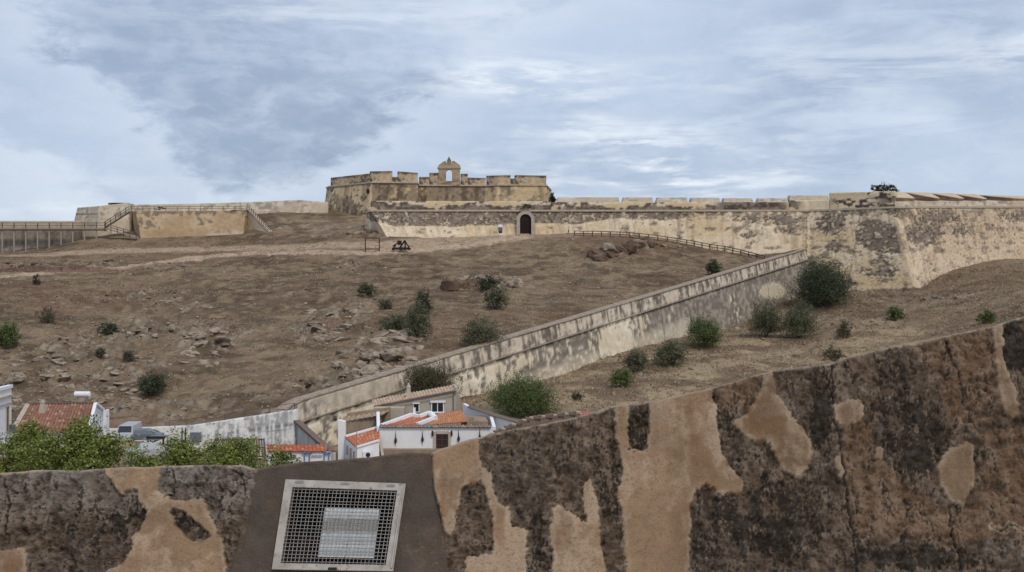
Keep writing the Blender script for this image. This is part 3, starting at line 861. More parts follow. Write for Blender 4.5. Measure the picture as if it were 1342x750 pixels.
# ------------------------------------------------------------------ outer fort wall
OT = [(480, 262), (485.5, 255), (1060, 255), (1173, 244), (1342, 262), (1650, 300)]
top = [Vector((X(p, d), d, CORN)) for p, d in OT]
top[4].z = 18.9; top[5].z = 20.5
bot = [V(478, 300, 260.5), V(503, 304, 252.0), V(1062, 372, 250.8), V(1197.5, 378, 239.6), V(1352, 340, 258.0), V(1664, 336, 296)]
fort = thing('fort_outer_wall', 'long cream and grey battered fort wall with arched gate and corner bastion', 'fort wall', (X(689, 255), 253, 12.2))
GATE_L, GATE_R, GATE_S, GATE_T = X(681.3, 252.6), X(696.3, 252.6), Z(288, 252.6), Z(280.5, 252.6)
GCX = (GATE_L + GATE_R) / 2; GR = (GATE_R - GATE_L) / 2
def gate_hole(fc):
    x, y, z = fc[:, 0] + HOLE_OFF[0], fc[:, 1] + HOLE_OFF[1], fc[:, 2]
    return (y < 254.9) & (np.abs(x - GCX) < GR + 0.2) & ((z < GATE_T - GR) | (np.hypot(x - GCX, z - (GATE_T - GR)) < GR + 0.2)) & (z > 9)
HOLE_OFF = (0, 0)
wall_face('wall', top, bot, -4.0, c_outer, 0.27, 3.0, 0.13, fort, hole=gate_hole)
# parapet above the cornice, in three heights
def par_seg(p0, p1, pyt, cf=c_parapet):
    ds = lambda p: float(np.interp(p, [a for a, _ in OT], [b for _, b in OT]))
    brk = [p0] + [a for a, _ in OT if p0 < a < p1] + [p1]
    tp, bt = [], []
    for p in brk:
        d = ds(p); zc = float(np.interp(p, [a for a, _ in OT], [v.z for v in top]))
        py_ = pyt if not hasattr(pyt, '__len__') else float(np.interp(p, [p0, p1], pyt))
        tp.append(Vector((X(p, d), d + 0.25, Z(py_, d)))); bt.append(Vector((X(p, d), d + 0.02, zc + 0.0)))
    zb = min(b.z for b in bt) - 0.3
    return wall_face('parapet', tp, bt, zb, cf, 0.25, 3.2, 0.10, fort)
par_seg(485.6, 722, (263.2, 264.0))
par_seg(722.3, 1034, (265.2, 265.2))
par_seg(1034.3, 1087, (263.0, 262.0))
par_seg(1087.3, 1172.7, (252.8, 250.6))
par_seg(1173.2, 1648, (264.0, 262.5), c_pale)
strip_along('cornice', [t_ + Vector((0, 0, -0.22)) for t_ in top], 1.0, 0.42, M['pale_stone'], fort, 0.22)
# long low merlons on the curtain (gaps between them)
for a, b, yt in ((729, 812, 257.6), (815.5, 856, 257.8), (860, 901.5, 258), (905, 944, 258.3), (948, 987, 258.8), (993, 1033, 258.8), (1034.5, 1086.5, 255.2)):
    d = 255.6; yb = 265.2 if a < 1034 else 262.8
    a2, b2 = a + 2.2, b - 1.0
    mb = MB()
    mb.hexa([(X(a, d), d, Z(yb, d)), (X(b, d), d, Z(yb, d)), (X(b, d), d + 3, Z(yb, d)), (X(a, d), d + 3, Z(yb, d))],
            [(X(a2, d), d + .35, Z(yt + 1.1, d)), (X(b2, d), d + .35, Z(yt + 1.1, d)), (X(b2, d), d + 2.9, Z(yt, d)), (X(a2, d), d + 2.9, Z(yt, d))])
    attr_obj(mb, 'merlon', fort, c_pale, sub=3, jitter=0.15)
# splayed merlons on the right flank: narrow in front, wide behind, tops sloping outwards
fl_d = lambda p: float(np.interp(p, [1173, 1342, 1650], [244.5, 262.5, 300.5]))
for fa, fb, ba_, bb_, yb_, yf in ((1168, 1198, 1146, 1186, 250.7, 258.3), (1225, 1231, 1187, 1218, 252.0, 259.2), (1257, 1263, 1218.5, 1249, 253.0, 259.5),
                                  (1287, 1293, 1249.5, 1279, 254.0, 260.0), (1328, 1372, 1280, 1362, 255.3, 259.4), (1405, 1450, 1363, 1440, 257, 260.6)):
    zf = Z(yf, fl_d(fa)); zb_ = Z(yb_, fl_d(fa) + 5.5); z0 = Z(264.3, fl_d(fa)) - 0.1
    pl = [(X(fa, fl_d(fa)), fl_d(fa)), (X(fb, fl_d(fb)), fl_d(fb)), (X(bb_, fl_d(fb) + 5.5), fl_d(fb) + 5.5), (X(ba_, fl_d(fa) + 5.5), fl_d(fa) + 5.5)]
    mer = attr_obj(prism(MB(), pl, z0, [zf - .16, zf - .16, zb_ - .16, zb_ - .16]), 'merlon', fort, lambda U, H_, dep, px, py: (lerp((0.26, 0.19, 0.13), (0.15, 0.11, 0.08), ss(fbm(U / 1.2, H_ / 1.2, 4, 71), .35, .65)), 0 * U), sub=3, jitter=0.06)  # brown body: soil staining plus the shade of the cheeks painted in
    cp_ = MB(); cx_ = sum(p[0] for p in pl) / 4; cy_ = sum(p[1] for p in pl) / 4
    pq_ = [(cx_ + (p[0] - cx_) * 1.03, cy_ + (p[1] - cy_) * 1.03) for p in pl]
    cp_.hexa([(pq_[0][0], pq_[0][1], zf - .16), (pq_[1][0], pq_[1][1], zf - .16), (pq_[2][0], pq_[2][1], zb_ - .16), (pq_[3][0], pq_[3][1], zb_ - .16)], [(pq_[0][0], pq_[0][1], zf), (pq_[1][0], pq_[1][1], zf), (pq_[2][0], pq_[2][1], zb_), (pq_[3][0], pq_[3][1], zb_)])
    attr_obj(cp_, 'merlon_top', mer, lambda U, H_, dep, px, py: (lerp((0.66, 0.52, 0.37), (0.52, 0.40, 0.28), fbm(U / 1.2, H_ / 1.2, 4, 71)), 0 * U), sub=2, jitter=0.05)  # top split off to stay pale above the shade-darkened body
mb = prism(MB(), [(X(1172, 244.6), 244.9), (X(1650, 300), 300.7), (X(1640, 306), 306.5), (X(1150, 250.5), 250.6)], 17.9, [Z(264.4, 244.6), Z(262.9, 300), Z(262.3, 306), Z(262, 250)])
mb.build('embrasure_sill', M['pale_stone'], fort)
# gate: stone surround, dark double door set back
d = 252.45
def arch_pts(cx, cz, r, z0, n=14):
    return [(cx - r, z0)] + [(cx - r * math.cos(math.pi * k / n), cz + r * math.sin(math.pi * k / n)) for k in range(n + 1)] + [(cx + r, z0)]
GS = GATE_T - GR; GB = 11.6
ins = arch_pts(GCX, GS, GR - 0.02, GB); ous = arch_pts(GCX, GS, GR + 0.75, GB)
mb = MB(); n_ = len(ins)
for y_ in (d - 0.45, d + 2.2):
    for q in ins + ous: mb.v.append((q[0], y_ + 0.2 * (q[1] - GB) * 0.9, q[1]))
for k in range(n_ - 1):
    a, b = k, k + 1
    mb.f += [(a, b, n_ + b, n_ + a), (2 * n_ + a, 3 * n_ + a, 3 * n_ + b, 2 * n_ + b), (n_ + a, n_ + b, 3 * n_ + b, 3 * n_ + a), (a, 2 * n_ + a, 2 * n_ + b, b)]
gate = mb.build('gate_surround', M['dressed'], fort)
for s in (-1, 1):
    mb = MB(); pts = [p for p in arch_pts(GCX, GS, GR, GB) if (p[0] - GCX) * s >= -1e-6]
    if s < 0: pts.append((GCX - 0.03, GB)); 
    else: pts = [(GCX + 0.03, GB)] + pts
    m_ = len(pts)
    for y_ in (d + 0.75, d + 0.9): mb.v += [(q[0], y_ + 0.1, q[1]) for q in pts]
    mb.f += [tuple(range(m_)), tuple(range(m_, 2 * m_))[::-1]]
    leaf = mb.build('door_leaf', M['door'], fort)
    for k in range(4):
        x0 = GCX + s * (0.15 + k * 0.32)
        MB().box((x0, d + 0.8, GB + 1.9), (0.05, 0.10, 3.3)).build('door_batten', M['wood_dark'], leaf)

# ------------------------------------------------------------------ inner keep with bell gable
KZ = 26.1
KT = [(428, 292), (433, 288), (487, 276.5), (548, 277.5), (548.6, 284.5), (637, 285.5), (652, 283.4), (716, 284.6), (722, 300)]
keep = thing('fort_keep', 'brown and cream inner keep standing above the outer wall, with two corner bastions', 'keep', (X(590, 280), 282, 16))
ktop = [Vector((X(p, d_), d_, KZ)) for p, d_ in KT]
koff = [(-1.5, .3), (-1.2, -1.0), (-0.9, -1.9), (0.2, -1.8), (0.2, -1.8), (-0.3, -1.8), (-0.3, -1.8), (1.2, -1.6), (2.0, 0)]
kbot = [Vector((t_.x + o_[0], t_.y + o_[1], 15.0)) for t_, o_ in zip(ktop, koff)]
wall_face('wall', ktop, kbot, 13.0, c_keep, 0.28, 3.5, 0.12, keep)
strip_along('string_course', [t_ + Vector((0, 0, -0.2)) for t_ in ktop], 1.0, 0.36, M['pale_stone'], keep, 0.25)
def kseg(a, b, ya, yb, nm='parapet', dd=0.15, th=1.6):
    """parapet block between two photo columns on the keep's line"""
    ds = lambda p: float(np.interp(p, [q[0] for q in KT], [q[1] for q in KT]))
    brk = [a] + [q[0] for q in KT if a + .3 < q[0] < b - .3] + [b]
    tp = [Vector((X(p, ds(p)), ds(p) + dd, Z(float(np.interp(p, [a, b], [ya, yb])), ds(p)))) for p in brk]
    bt = [Vector((t_.x, t_.y, KZ)) for t_ in tp]
    return wall_face(nm, tp, bt, KZ - 0.1, c_keep_par, 0.25, th, 0.06, keep)
kseg(433.3, 484.5, 233.0, 227.4); kseg(484.6, 514, 224.6, 224.2, 'merlon'); kseg(514, 520.8, 232, 232); kseg(520.8, 547.6, 224.6, 226.6, 'merlon')
kseg(549.2, 562.5, 232, 232); kseg(562.6, 574.4, 226.6, 226.6, 'merlon'); kseg(574.4, 603.5, 237.8, 237.8); kseg(603.6, 613, 227.8, 227.8, 'merlon')
kseg(613, 636.6, 232.8, 233.3); kseg(637.4, 669, 230.3, 229.6, 'merlon'); kseg(669, 675, 234, 234); kseg(675, 716, 229.6, 230.2, 'merlon')
# the bell gable: a thick slab with an arched opening
bell = thing('bell_gable', 'pointed bell gable with an open arch on top of the keep', 'bell gable', (X(588.5, 285), 285.2, KZ))
gx_ = lambda p: X(p, 285); gz2 = lambda p: Z(p, 285)
ow, oc, orr = gx_(588.3), gz2(226.6), (gx_(592.4) - gx_(584.2)) / 2
zb_, zc_ = gz2(242), gz2(221.3)
mb = MB()
inner = arch_pts(ow, oc, orr, gz2(237.5), 10)
L_, R__ = gx_(574.5), gx_(602.5)
outer = [(L_, gz2(237.5))] + [(L_ + (R__ - L_) * (0.0 if k < 3 else (1.0 if k > 7 else (k - 2.5) / 5.0)), (zc_ if 2 <= k <= 8 else oc + (zc_ - oc) * (k / 2 if k < 2 else (10 - k) / 2))) for k in range(11)] + [(R__, gz2(237.5))]
n_ = len(inner)
for y_ in (284.7, 286.1): mb.v += [(q[0], y_, q[1]) for q in inner + outer]
for k in range(n_ - 1):
    a, b = k, k + 1
    mb.f += [(a, b, n_ + b, n_ + a), (2 * n_ + a, 3 * n_ + a, 3 * n_ + b, 2 * n_ + b), (n_ + a, n_ + b, 3 * n_ + b, 3 * n_ + a), (a, 2 * n_ + a, 2 * n_ + b, b)]
bc = lambda U, H_, dep, px, py: (lerp((0.47, 0.36, 0.23), (0.25, 0.19, 0.14), ss(fbm(U / 0.9, H_ / 0.9, 4, 81), 0.42, 0.68)), 0 * U)
attr_obj(mb, 'gable_wall', bell, bc, sub=1)
mb = MB().box(((L_ + R__) / 2, 285.4, (gz2(237.5) + KZ) / 2), (R__ - L_, 1.4, abs(gz2(237.5) - KZ)))
attr_obj(mb, 'gable_sill', bell, bc, sub=2)
MB().box(((L_ + R__) / 2, 285.4, zc_ + 0.16), (R__ - L_ + 0.5, 1.8, 0.32)).build('gable_cornice', M['dressed'], bell)
def slab(mb, poly, y0, y1):
    m_ = len(poly); mb.v += [(q[0], y0, q[1]) for q in poly] + [(q[0], y1, q[1]) for q in poly]; o = len(mb.v) - 2 * m_
    mb.f += [tuple(o + k for k in range(m_)), tuple(o + m_ + k for k in range(m_))[::-1]] + [(o + k, o + m_ + k, o + m_ + (k + 1) % m_, o + (k + 1) % m_) for k in range(m_)]
    return mb
zt = zc_ + 0.32
ped = [(gx_(574.2), zt), (gx_(603.0), zt), (gx_(603.0), gz2(216.8)), (gx_(598.5), gz2(213.5)), (gx_(595), gz2(211.3)), (gx_(592.6), gz2(211.3)), (gx_(591.6), gz2(215)), (gx_(585.3), gz2(215)), (gx_(584.4), gz2(211.3)), (gx_(582), gz2(211.3)), (gx_(578), gz2(214.3)), (gx_(574.2), gz2(217.2))]
attr_obj(slab(MB(), ped, 284.8, 285.9), 'pediment', bell, bc)
sp = [(gx_(585.5), gz2(215)), (gx_(591.4), gz2(215)), (gx_(591.2), gz2(210.5)), (gx_(588.4), gz2(205.2)), (gx_(585.8), gz2(210.5))]
attr_obj(slab(MB(), sp, 284.9, 285.8), 'finial', bell, lambda U, H_, dep, px, py: (lerp((0.15, 0.12, 0.11), (0.3, 0.24, 0.18), ss(dep, .3, 1.4)), 0 * U))

# ------------------------------------------------------------------ ramp wall going down the hill
rw = thing('ramp_wall', 'long straight retaining wall sloping down the hill, flaking whitewash over grey stone', 'wall', (0, RAMP_A.y, RAMP_A.z))
rt = [V(375.5, 538.5, ramp_d(375.5)), V(383, 532.2, ramp_d(383)), V(398, 524.9, ramp_d(398)), V(430, ramp_top_py(430) + .3, ramp_d(430)), V(720, ramp_top_py(720), ramp_d(720)), RAMP_B]
RL = [Vector(v) for v in resample(rt, 4.0)[0]]
dirn = (RAMP_B - RAMP_A); dirn.z = 0; dirn.normalize(); nrm_ = Vector((dirn.y, -dirn.x, 0))
rb = [t_ + nrm_ * 1.9 + Vector((0, 0, -9)) for t_ in rt]
# slanted lower edge: extend as a sheared wall
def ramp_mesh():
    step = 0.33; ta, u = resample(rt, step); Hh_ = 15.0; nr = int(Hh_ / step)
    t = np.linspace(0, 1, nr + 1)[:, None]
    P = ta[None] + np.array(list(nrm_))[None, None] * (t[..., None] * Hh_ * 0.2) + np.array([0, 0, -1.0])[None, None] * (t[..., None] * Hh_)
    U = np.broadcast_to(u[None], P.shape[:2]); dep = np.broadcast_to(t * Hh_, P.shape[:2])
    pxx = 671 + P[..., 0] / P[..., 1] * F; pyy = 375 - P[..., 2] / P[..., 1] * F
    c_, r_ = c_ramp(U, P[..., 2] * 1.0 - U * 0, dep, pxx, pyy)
    P = P + np.array(list(nrm_)) * (r_ * 0.12)[..., None]
    nc = P.shape[1]
    bt_ = ta - np.array(list(nrm_)) * 1.6; bb_ = bt_.copy(); bb_[:, 2] -= 15
    Vv = np.concatenate([P.reshape(-1, 3), bt_, bb_]); Cc = np.concatenate([c_.reshape(-1, 3), lerp(c_[0], (0.5, 0.42, 0.32), np.full(nc, .6)), c_[0]])
    o = (nr + 1) * nc; a = np.arange(nc)
    fs = [grid_faces(nr + 1, nc, 0, True), np.stack([a[:-1], a[1:], a[1:] + o, a[:-1] + o], -1), np.stack([a[:-1] + o, a[1:] + o, a[1:] + o + nc, a[:-1] + o + nc], -1)]
    e0 = [(0, o, o + nc, nr * nc), (nc - 1, nr * nc + nc - 1, o + 2 * nc - 1, o + nc - 1)]
    fs.append(np.array(e0))
    org = np.array([RAMP_A.x, RAMP_A.y, RAMP_A.z])
    return link('wall', np_mesh('wall', Vv - org, np.concatenate(fs), Cc), M['fort'], rw, tuple(org))
ramp_mesh()
strip_along('coping', [v + Vector((0, 0, 0.004)) for v in RL], 1.9, 0.16, M['old_coping'], rw, 0.12)
strip_along('string_course', [v + nrm_ * 0.46 + Vector((0, 0, -2.35)) for v in RL], 0.5, 0.14, M['old_coping'], rw, 0.13)

# ------------------------------------------------------------------ left ramparts
lw = thing('west_rampart', 'long low grey rampart wall behind the raised timber walkway at far left', 'rampart', (X(50, 266), 266, 8))
wall_face('wall', [V(-700, 289.5, 266), V(104, 289.7, 266)], [Vector((X(-700, 266), 265, 4)), Vector((X(104, 266), 265, 4))], 2.0, c_leftwall, 0.35, 2.0, 0.15, lw)
bl = thing('corner_bastion', 'pale stepped bastion block at the end of the timber walkway', 'bastion', (X(135, 268), 269, 10))
wall_face('wall', [V(101.5, 272.3, 274), V(129, 270.3, 267), V(168, 265.8, 270), V(178, 268.5, 276)], [V(95, 300, 273.0), V(128, 300, 266), V(170, 300, 268.6), V(181, 300, 275)], 9.0,
          c_pale, 0.3, 5.0, 0.1, bl)
strip_along('string_course', [V(100, 281.3, 273.6), V(129, 281.0, 266.8)], 0.6, 0.3, M['dressed'], bl, 0.15)
mb = thing('terrace_wall', 'tan terrace wall with railing on top between the bastion and the keep', 'wall', (X(250, 262), 262, 12))
TW = mb
wall_face('wall', [V(171, 277.2, 275), V(177.5, 277.0, 262), V(322, 276.2, 262), V(326, 274.8, 270)], [V(173, 311, 274), V(184, 311, 260.4), V(319, 304, 260.4), V(329, 304, 269)], 8.0, c_tan, 0.3, 3.5, 0.12, TW)
zt = Z(276.6, 262)
prism(MB(), [(X(178, 262), 262.3), (X(322, 262), 262.3), (X(329, 275), 276), (X(172, 275), 276)], zt - 1.2, zt - 0.03).build('terrace_floor', M['steps'], TW)
rp = thing('rear_rampart', 'long pale parapet wall on the skyline running to the keep', 'rampart', (X(300, 277), 277, 12))
wall_face('wall', [V(166, 268.6, 275), V(250, 267.2, 276), V(338, 264.6, 278), V(392, 262.2, 279), V(430, 265.0, 281)], [V(166, 292, 274.3), V(250, 292, 275), V(338, 290, 277), V(392, 285, 278), V(430, 285, 280)], 9.0, c_pale, 0.3, 2.0, 0.1, rp)
# ramp to the terrace with pale coping
rs = thing('terrace_ramp', 'pale sloping ramp wall with railing coming down from the terrace', 'ramp', (X(340, 262), 262, 12))
pA, pB = V(324, 274.6, 266), V(354, 306, 259)
wall_face('wall', [pA, pB], [pA + Vector((0.3, -1, -6)), pB + Vector((0.3, -0.4, -2))], 9.5, c_pale, 0.25, 0.8, 0.06, rs)
strip_along('coping', [pA + Vector((0, 0, .01)), pB + Vector((0, 0, .01))], 1.1, 0.18, M['pale_stone'], rs, 0.12)

def railing(name, label, cat, pts, post_h, n_rails, spacing, mat, tube_w=0.12, group=None, parent=None, drop=0.0, rail_w=None):
    pts = [Vector(p) for p in pts]
    root = thing(name, label, cat, pts[0], group) if parent is None else parent
    q, u = resample(pts, spacing)
    pm = MB().box((0, 0, (post_h - drop) / 2), (tube_w, tube_w, post_h + drop)).build('post_mesh', mat, root, origin=(0, 0, 0))
    me_ = pm.data; bpy.data.objects.remove(pm)
    for v in q: link('post', me_, None, root, tuple(v))
    rw_ = rail_w or tube_w * 0.8
    for k in range(n_rails):
        z = post_h * (0.97 - k * (0.9 / max(n_rails, 1)))
        for a, b in zip(q[:-1], q[1:]):
            if n_rails * len(q) > 400: break
            MB().bar(Vector(a) + Vector((0, -tube_w * .6, z)), Vector(b) + Vector((0, -tube_w * .6, z)), rw_, rw_).build('rail', mat, root)
    return root

def fplace(px_, py_):
    p = gplace(px_, py_); lim = face_d(px_, 305) - 3.0
    if p.y > lim: p = Vector((X(px_, lim), lim, gz(X(px_, lim), lim)))
    return p

def follow(pxs, n=30):
    """polyline over the ground through picture positions"""
    out_ = []
    for a, b in zip(pxs[:-1], pxs[1:]):
        k = max(2, int(abs(b[0] - a[0]) / 10))
        for i in range(k): out_.append(fplace(a[0] + (b[0] - a[0]) * i / k, a[1] + (b[1] - a[1]) * i / k))
    out_.append(fplace(*pxs[-1])); return out_

# timber walkway at far left
wk = thing('timber_walkway', 'raised timber walkway on posts with railing, along the left rampart', 'walkway', V(50, 330, 262.6))
zd = Z(299.5, 262.5)
MB().box((X(-110, 262.5), 263.0, zd + 0.02), (X(141, 262.5) - X(-360, 262.5), 1.4, 0.34)).build('deck', M['greywood'], wk)
MB().box((X(-110, 262.5), 262.2, zd - 0.42), (X(141, 262.5) - X(-360, 262.5), 0.2, 0.28)).build('edge_beam', M['wood'], wk)
pk = 3.2
while pk < 140:
    x_ = X(pk, 262.4); g_ = gz(x_, 262.4)
    if zd - g_ > 0.5:
        MB().box((x_, 262.35, (zd - .3 + g_ - .4) / 2), (0.27, 0.27, zd - .3 - g_ + .4)).build('support_post', M['greywood'], wk)
    MB().box((x_, 262.3, zd + 0.75), (0.16, 0.16, 1.3)).build('railing_post', M['wood'], wk)
    pk += 15.4
for k, h in enumerate((1.3, 0.72)):
    MB().bar((X(-360, 262.3), 262.25, zd + h), (X(139, 262.3), 262.25, zd + h), 0.12).build('rail', M['wood'], wk)
# stair up to the terrace and ramp down
st = thing('wooden_stair', 'wooden stair with handrails rising from the walkway to the terrace', 'stair', V(138, 300, 262))
a_, b_ = V(138, 298, 262), V(171, 277, 262)
MB().bar(a_, b_, 1.4, 0.2).build('stringer', M['greywood'], st)
for k in range(5):
    p = a_.lerp(b_, (k + .3) / 5.0)
    MB().box(p + Vector((0, -.85, 0.5)), (0.12, 0.12, 1.2)).build('railing_post', M['wood'], st)
for h in (1.1, 0.55): MB().bar(a_ + Vector((0, -.85, h)), b_ + Vector((0, -.85, h)), 0.12).build('rail', M['wood'], st)
for k in range(12):
    p = a_.lerp(b_, (k + .5) / 12.0); MB().box(p + Vector((0, 0, .2)), (0.5, 1.5, 0.06)).build('tread', M['greywood'], st)
s2 = thing('wooden_ramp', 'lower wooden ramp with crossed railings going down beside the terrace wall', 'ramp', V(160, 310, 259))
a_, b_ = V(139, 299.5, 261), V(180, 311.5, 258.6)
MB().bar(a_, b_, 1.4, 0.16).build('deck', M['greywood'], s2)
for k in range(6):
    p = a_.lerp(b_, k / 5.0); MB().box(p + Vector((0, -.85, 0.2)), (0.13, 0.13, 1.9)).build('railing_post', M['wood'], s2)
for h in (1.1, 0.6): MB().bar(a_ + Vector((0, -.85, h)), b_ + Vector((0, -.85, h)), 0.12).build('rail', M['wood'], s2)
railing('terrace_railing', 'thin dark railing along the top of the tan terrace wall', 'railing', [V(171, 277, 261.9) + Vector((0, 0.6, 0)), V(322, 276.4, 261.9) + Vector((0, 0.6, 0))], 1.15, 2, 2.75, M['wood'], 0.10)
railing('ramp_railing', 'short dark railing stepping down along the pale terrace ramp', 'railing', [pA + Vector((0, 0, .15)), pB + Vector((0, 0, .15))], 1.15, 2, 1.1, M['wood'], 0.10)
railing('gate_path_fence', 'wooden post and rail fence beside the path leading down from the gate', 'fence',
        follow([(753, 307.5), (800, 307.8), (838, 307.5), (862, 310), (900, 318.5), (950, 329.5), (1002, 342)]), 1.2, 2, 2.35, M['wood'], 0.21)
railing('lane_fence', 'thin rusty railing on top of the streaked white wall below the hill', 'railing',
        [V(222, 559.8, 126.6), V(245, 558.2, 126.0), V(320, 547, 125.6), V(386, 536.6, 125.1)], 0.75, 1, 2.6, M['wood'], 0.07)

# ------------------------------------------------------------------ plants
def foliage_mesh(name, lobes, n, size, cols, seed=0, clump=0.32, flat=0.0, up=0.35, fill=0.35):
    """many small leaf faces gathered in clumps through the crown"""
    r = np.random.default_rng(seed); P = []; N = []; tones = []
    vol = np.array([l[3] * l[4] * l[5] for l in lobes]) ** (2 / 3.); vol /= vol.sum()
    for l, v_ in zip(lobes, vol):
        m = int(n * v_); k = max(6, int(m / 26))
        d = r.normal(size=(k, 3)); d /= np.linalg.norm(d, axis=1)[:, None]
        d[:, 2] = np.where(d[:, 2] < -0.75, -d[:, 2], d[:, 2])
        rad = r.uniform(fill, 1.0, k) ** 0.7 * r.uniform(0.75, 1.22, k)
        cc = d * rad[:, None]
        ci = r.integers(0, k, m)
        sz = clump * r.uniform(0.5, 1.15, k)[ci]
        q = cc[ci] + r.normal(size=(m, 3)) * sz[:, None] * 0.5
        P.append(q * np.array(l[3:6]) + np.array(l[:3])); N.append(d[ci] + r.normal(size=(m, 3)) * 0.7 + np.array([0, 0, up]))
        tones.append(r.uniform(0, 1, k)[ci] * 0.65 + r.uniform(0, 1, m) * 0.35)
    P = np.concatenate(P); N = np.concatenate(N); T = np.concatenate(tones)
    N /= np.linalg.norm(N, axis=1)[:, None] + 1e-9
    a = np.cross(N, r.normal(size=N.shape)); a /= np.linalg.norm(a, axis=1)[:, None] + 1e-9
    b = np.cross(N, a); s = size * r.uniform(0.6, 1.4, len(P))[:, None]
    v = np.stack([P - a * s * .5, P + b * s * .28, P + a * s * .5, P - b * s * .28], 1).reshape(-1, 3)
    f = np.arange(len(P) * 4).reshape(-1, 4)
    c_ = lerp(cols[0], cols[1], ss(T, 0.1, 0.9)); 
    if len(cols) > 2: c_ = np.where((r.uniform(size=len(P)) < 0.10)[:, None], np.array(cols[2]), c_)
    return np_mesh(name, v, f, np.repeat(c_, 4, 0))

KINDS = {
 'olive': ((0.070, 0.076, 0.042), (0.165, 0.168, 0.096), (0.22, 0.21, 0.13)),
 'dark': ((0.030, 0.042, 0.024), (0.088, 0.108, 0.058), (0.13, 0.145, 0.08)),
 'green': ((0.055, 0.080, 0.026), (0.15, 0.195, 0.062), (0.22, 0.25, 0.10)),
 'bright': ((0.085, 0.115, 0.024), (0.25, 0.29, 0.065), (0.42, 0.42, 0.18)),
 'thin': ((0.06, 0.055, 0.03), (0.13, 0.115, 0.06), (0.18, 0.14, 0.08)),
 'dry': ((0.09, 0.08, 0.055), (0.15, 0.135, 0.09), (0.2, 0.16, 0.11)),
}
def bush(px_, py_, wpx, hpx, kind, label, cat='bush', name='bush', dens=1.0, base=None, leaf=1.0, seed=0, trunk=0.0, group=None, sparse=False):
    g_ = base if base is not None else gplace(px_, py_ - 1)
    d_ = g_.y; w_ = wpx * 1.2 * d_ / F; h_ = hpx * 1.14 * d_ / F
    root = thing(name, label, cat, g_ - Vector((0, 0, 0.1)), group)
    r = random.Random(seed * 13 + int(px_)); lobes = []
    nl = 5 + int(wpx / 7)
    for k in range(nl):
        a = r.uniform(0, 6.283); rr = r.uniform(0.1, 0.62) * w_ / 2
        sx = w_ * r.uniform(0.22, 0.34); hh = h_ * r.uniform(0.28, 0.42)
        cz = h_ * trunk + hh * .75 + (h_ * (1 - trunk) - 1.75 * hh) * r.uniform(0.0, 1.0) * (1 - 0.9 * (rr / (w_ / 2)) ** 1.3)
        lobes.append((math.cos(a) * rr, math.sin(a) * rr, cz, sx, sx, hh))
    lobes.append((0, 0, h_ * .20, w_ * .42, w_ * .42, h_ * .26)); lobes.append((0, 0, h_ * .34, w_ * .43, w_ * .43, h_ * .32)); lobes.append((0, 0, h_ * .55, w_ * .30, w_ * .30, h_ * .42))
    pxl = wpx * hpx * 1.25
    n = int((600 + pxl * (3.4 if not sparse else 1.3)) * dens); s = leaf * max(0.16, 1.7 * d_ / F)
    me_ = foliage_mesh('foliage', lobes, n, s, KINDS[kind], seed + int(px_), clump=0.34)
    link('foliage', me_, M['leaf'], root, tuple(g_ - Vector((0, 0, 0.1))))
    tw = MB()
    for k in range(int(8 + wpx * .5)):
        a = r.uniform(0, 6.283); e = Vector((math.cos(a) * w_ * r.uniform(.3, .62), math.sin(a) * w_ * r.uniform(.3, .6), h_ * r.uniform(.25, 1.02)))
        e.z *= 1 - .35 * (e.xy.length / (w_ * .62)) ** 2
        tw.tube([g_ + e * .35, g_ + e * .8 + Vector((0, 0, .1)), g_ + e], [.035, .022, .008], 3)
    tw.build('twigs', M['bark'], root)
    for k in range(3 if wpx < 40 else 5):
        a = r.uniform(0, 6.283); e = Vector((math.cos(a) * w_ * .28, math.sin(a) * w_ * .28, h_ * r.uniform(.5, .75)))
        md = e * 0.5 + Vector((r.uniform(-.1, .1) * w_, r.uniform(-.1, .1) * w_, 0))
        MB().tube([g_ + Vector((0, 0, -.3)), g_ + md, g_ + e], [w_ * .022 + .03, w_ * .014 + .02, .015], 6).build('stem', M['bark'], root)
    return root

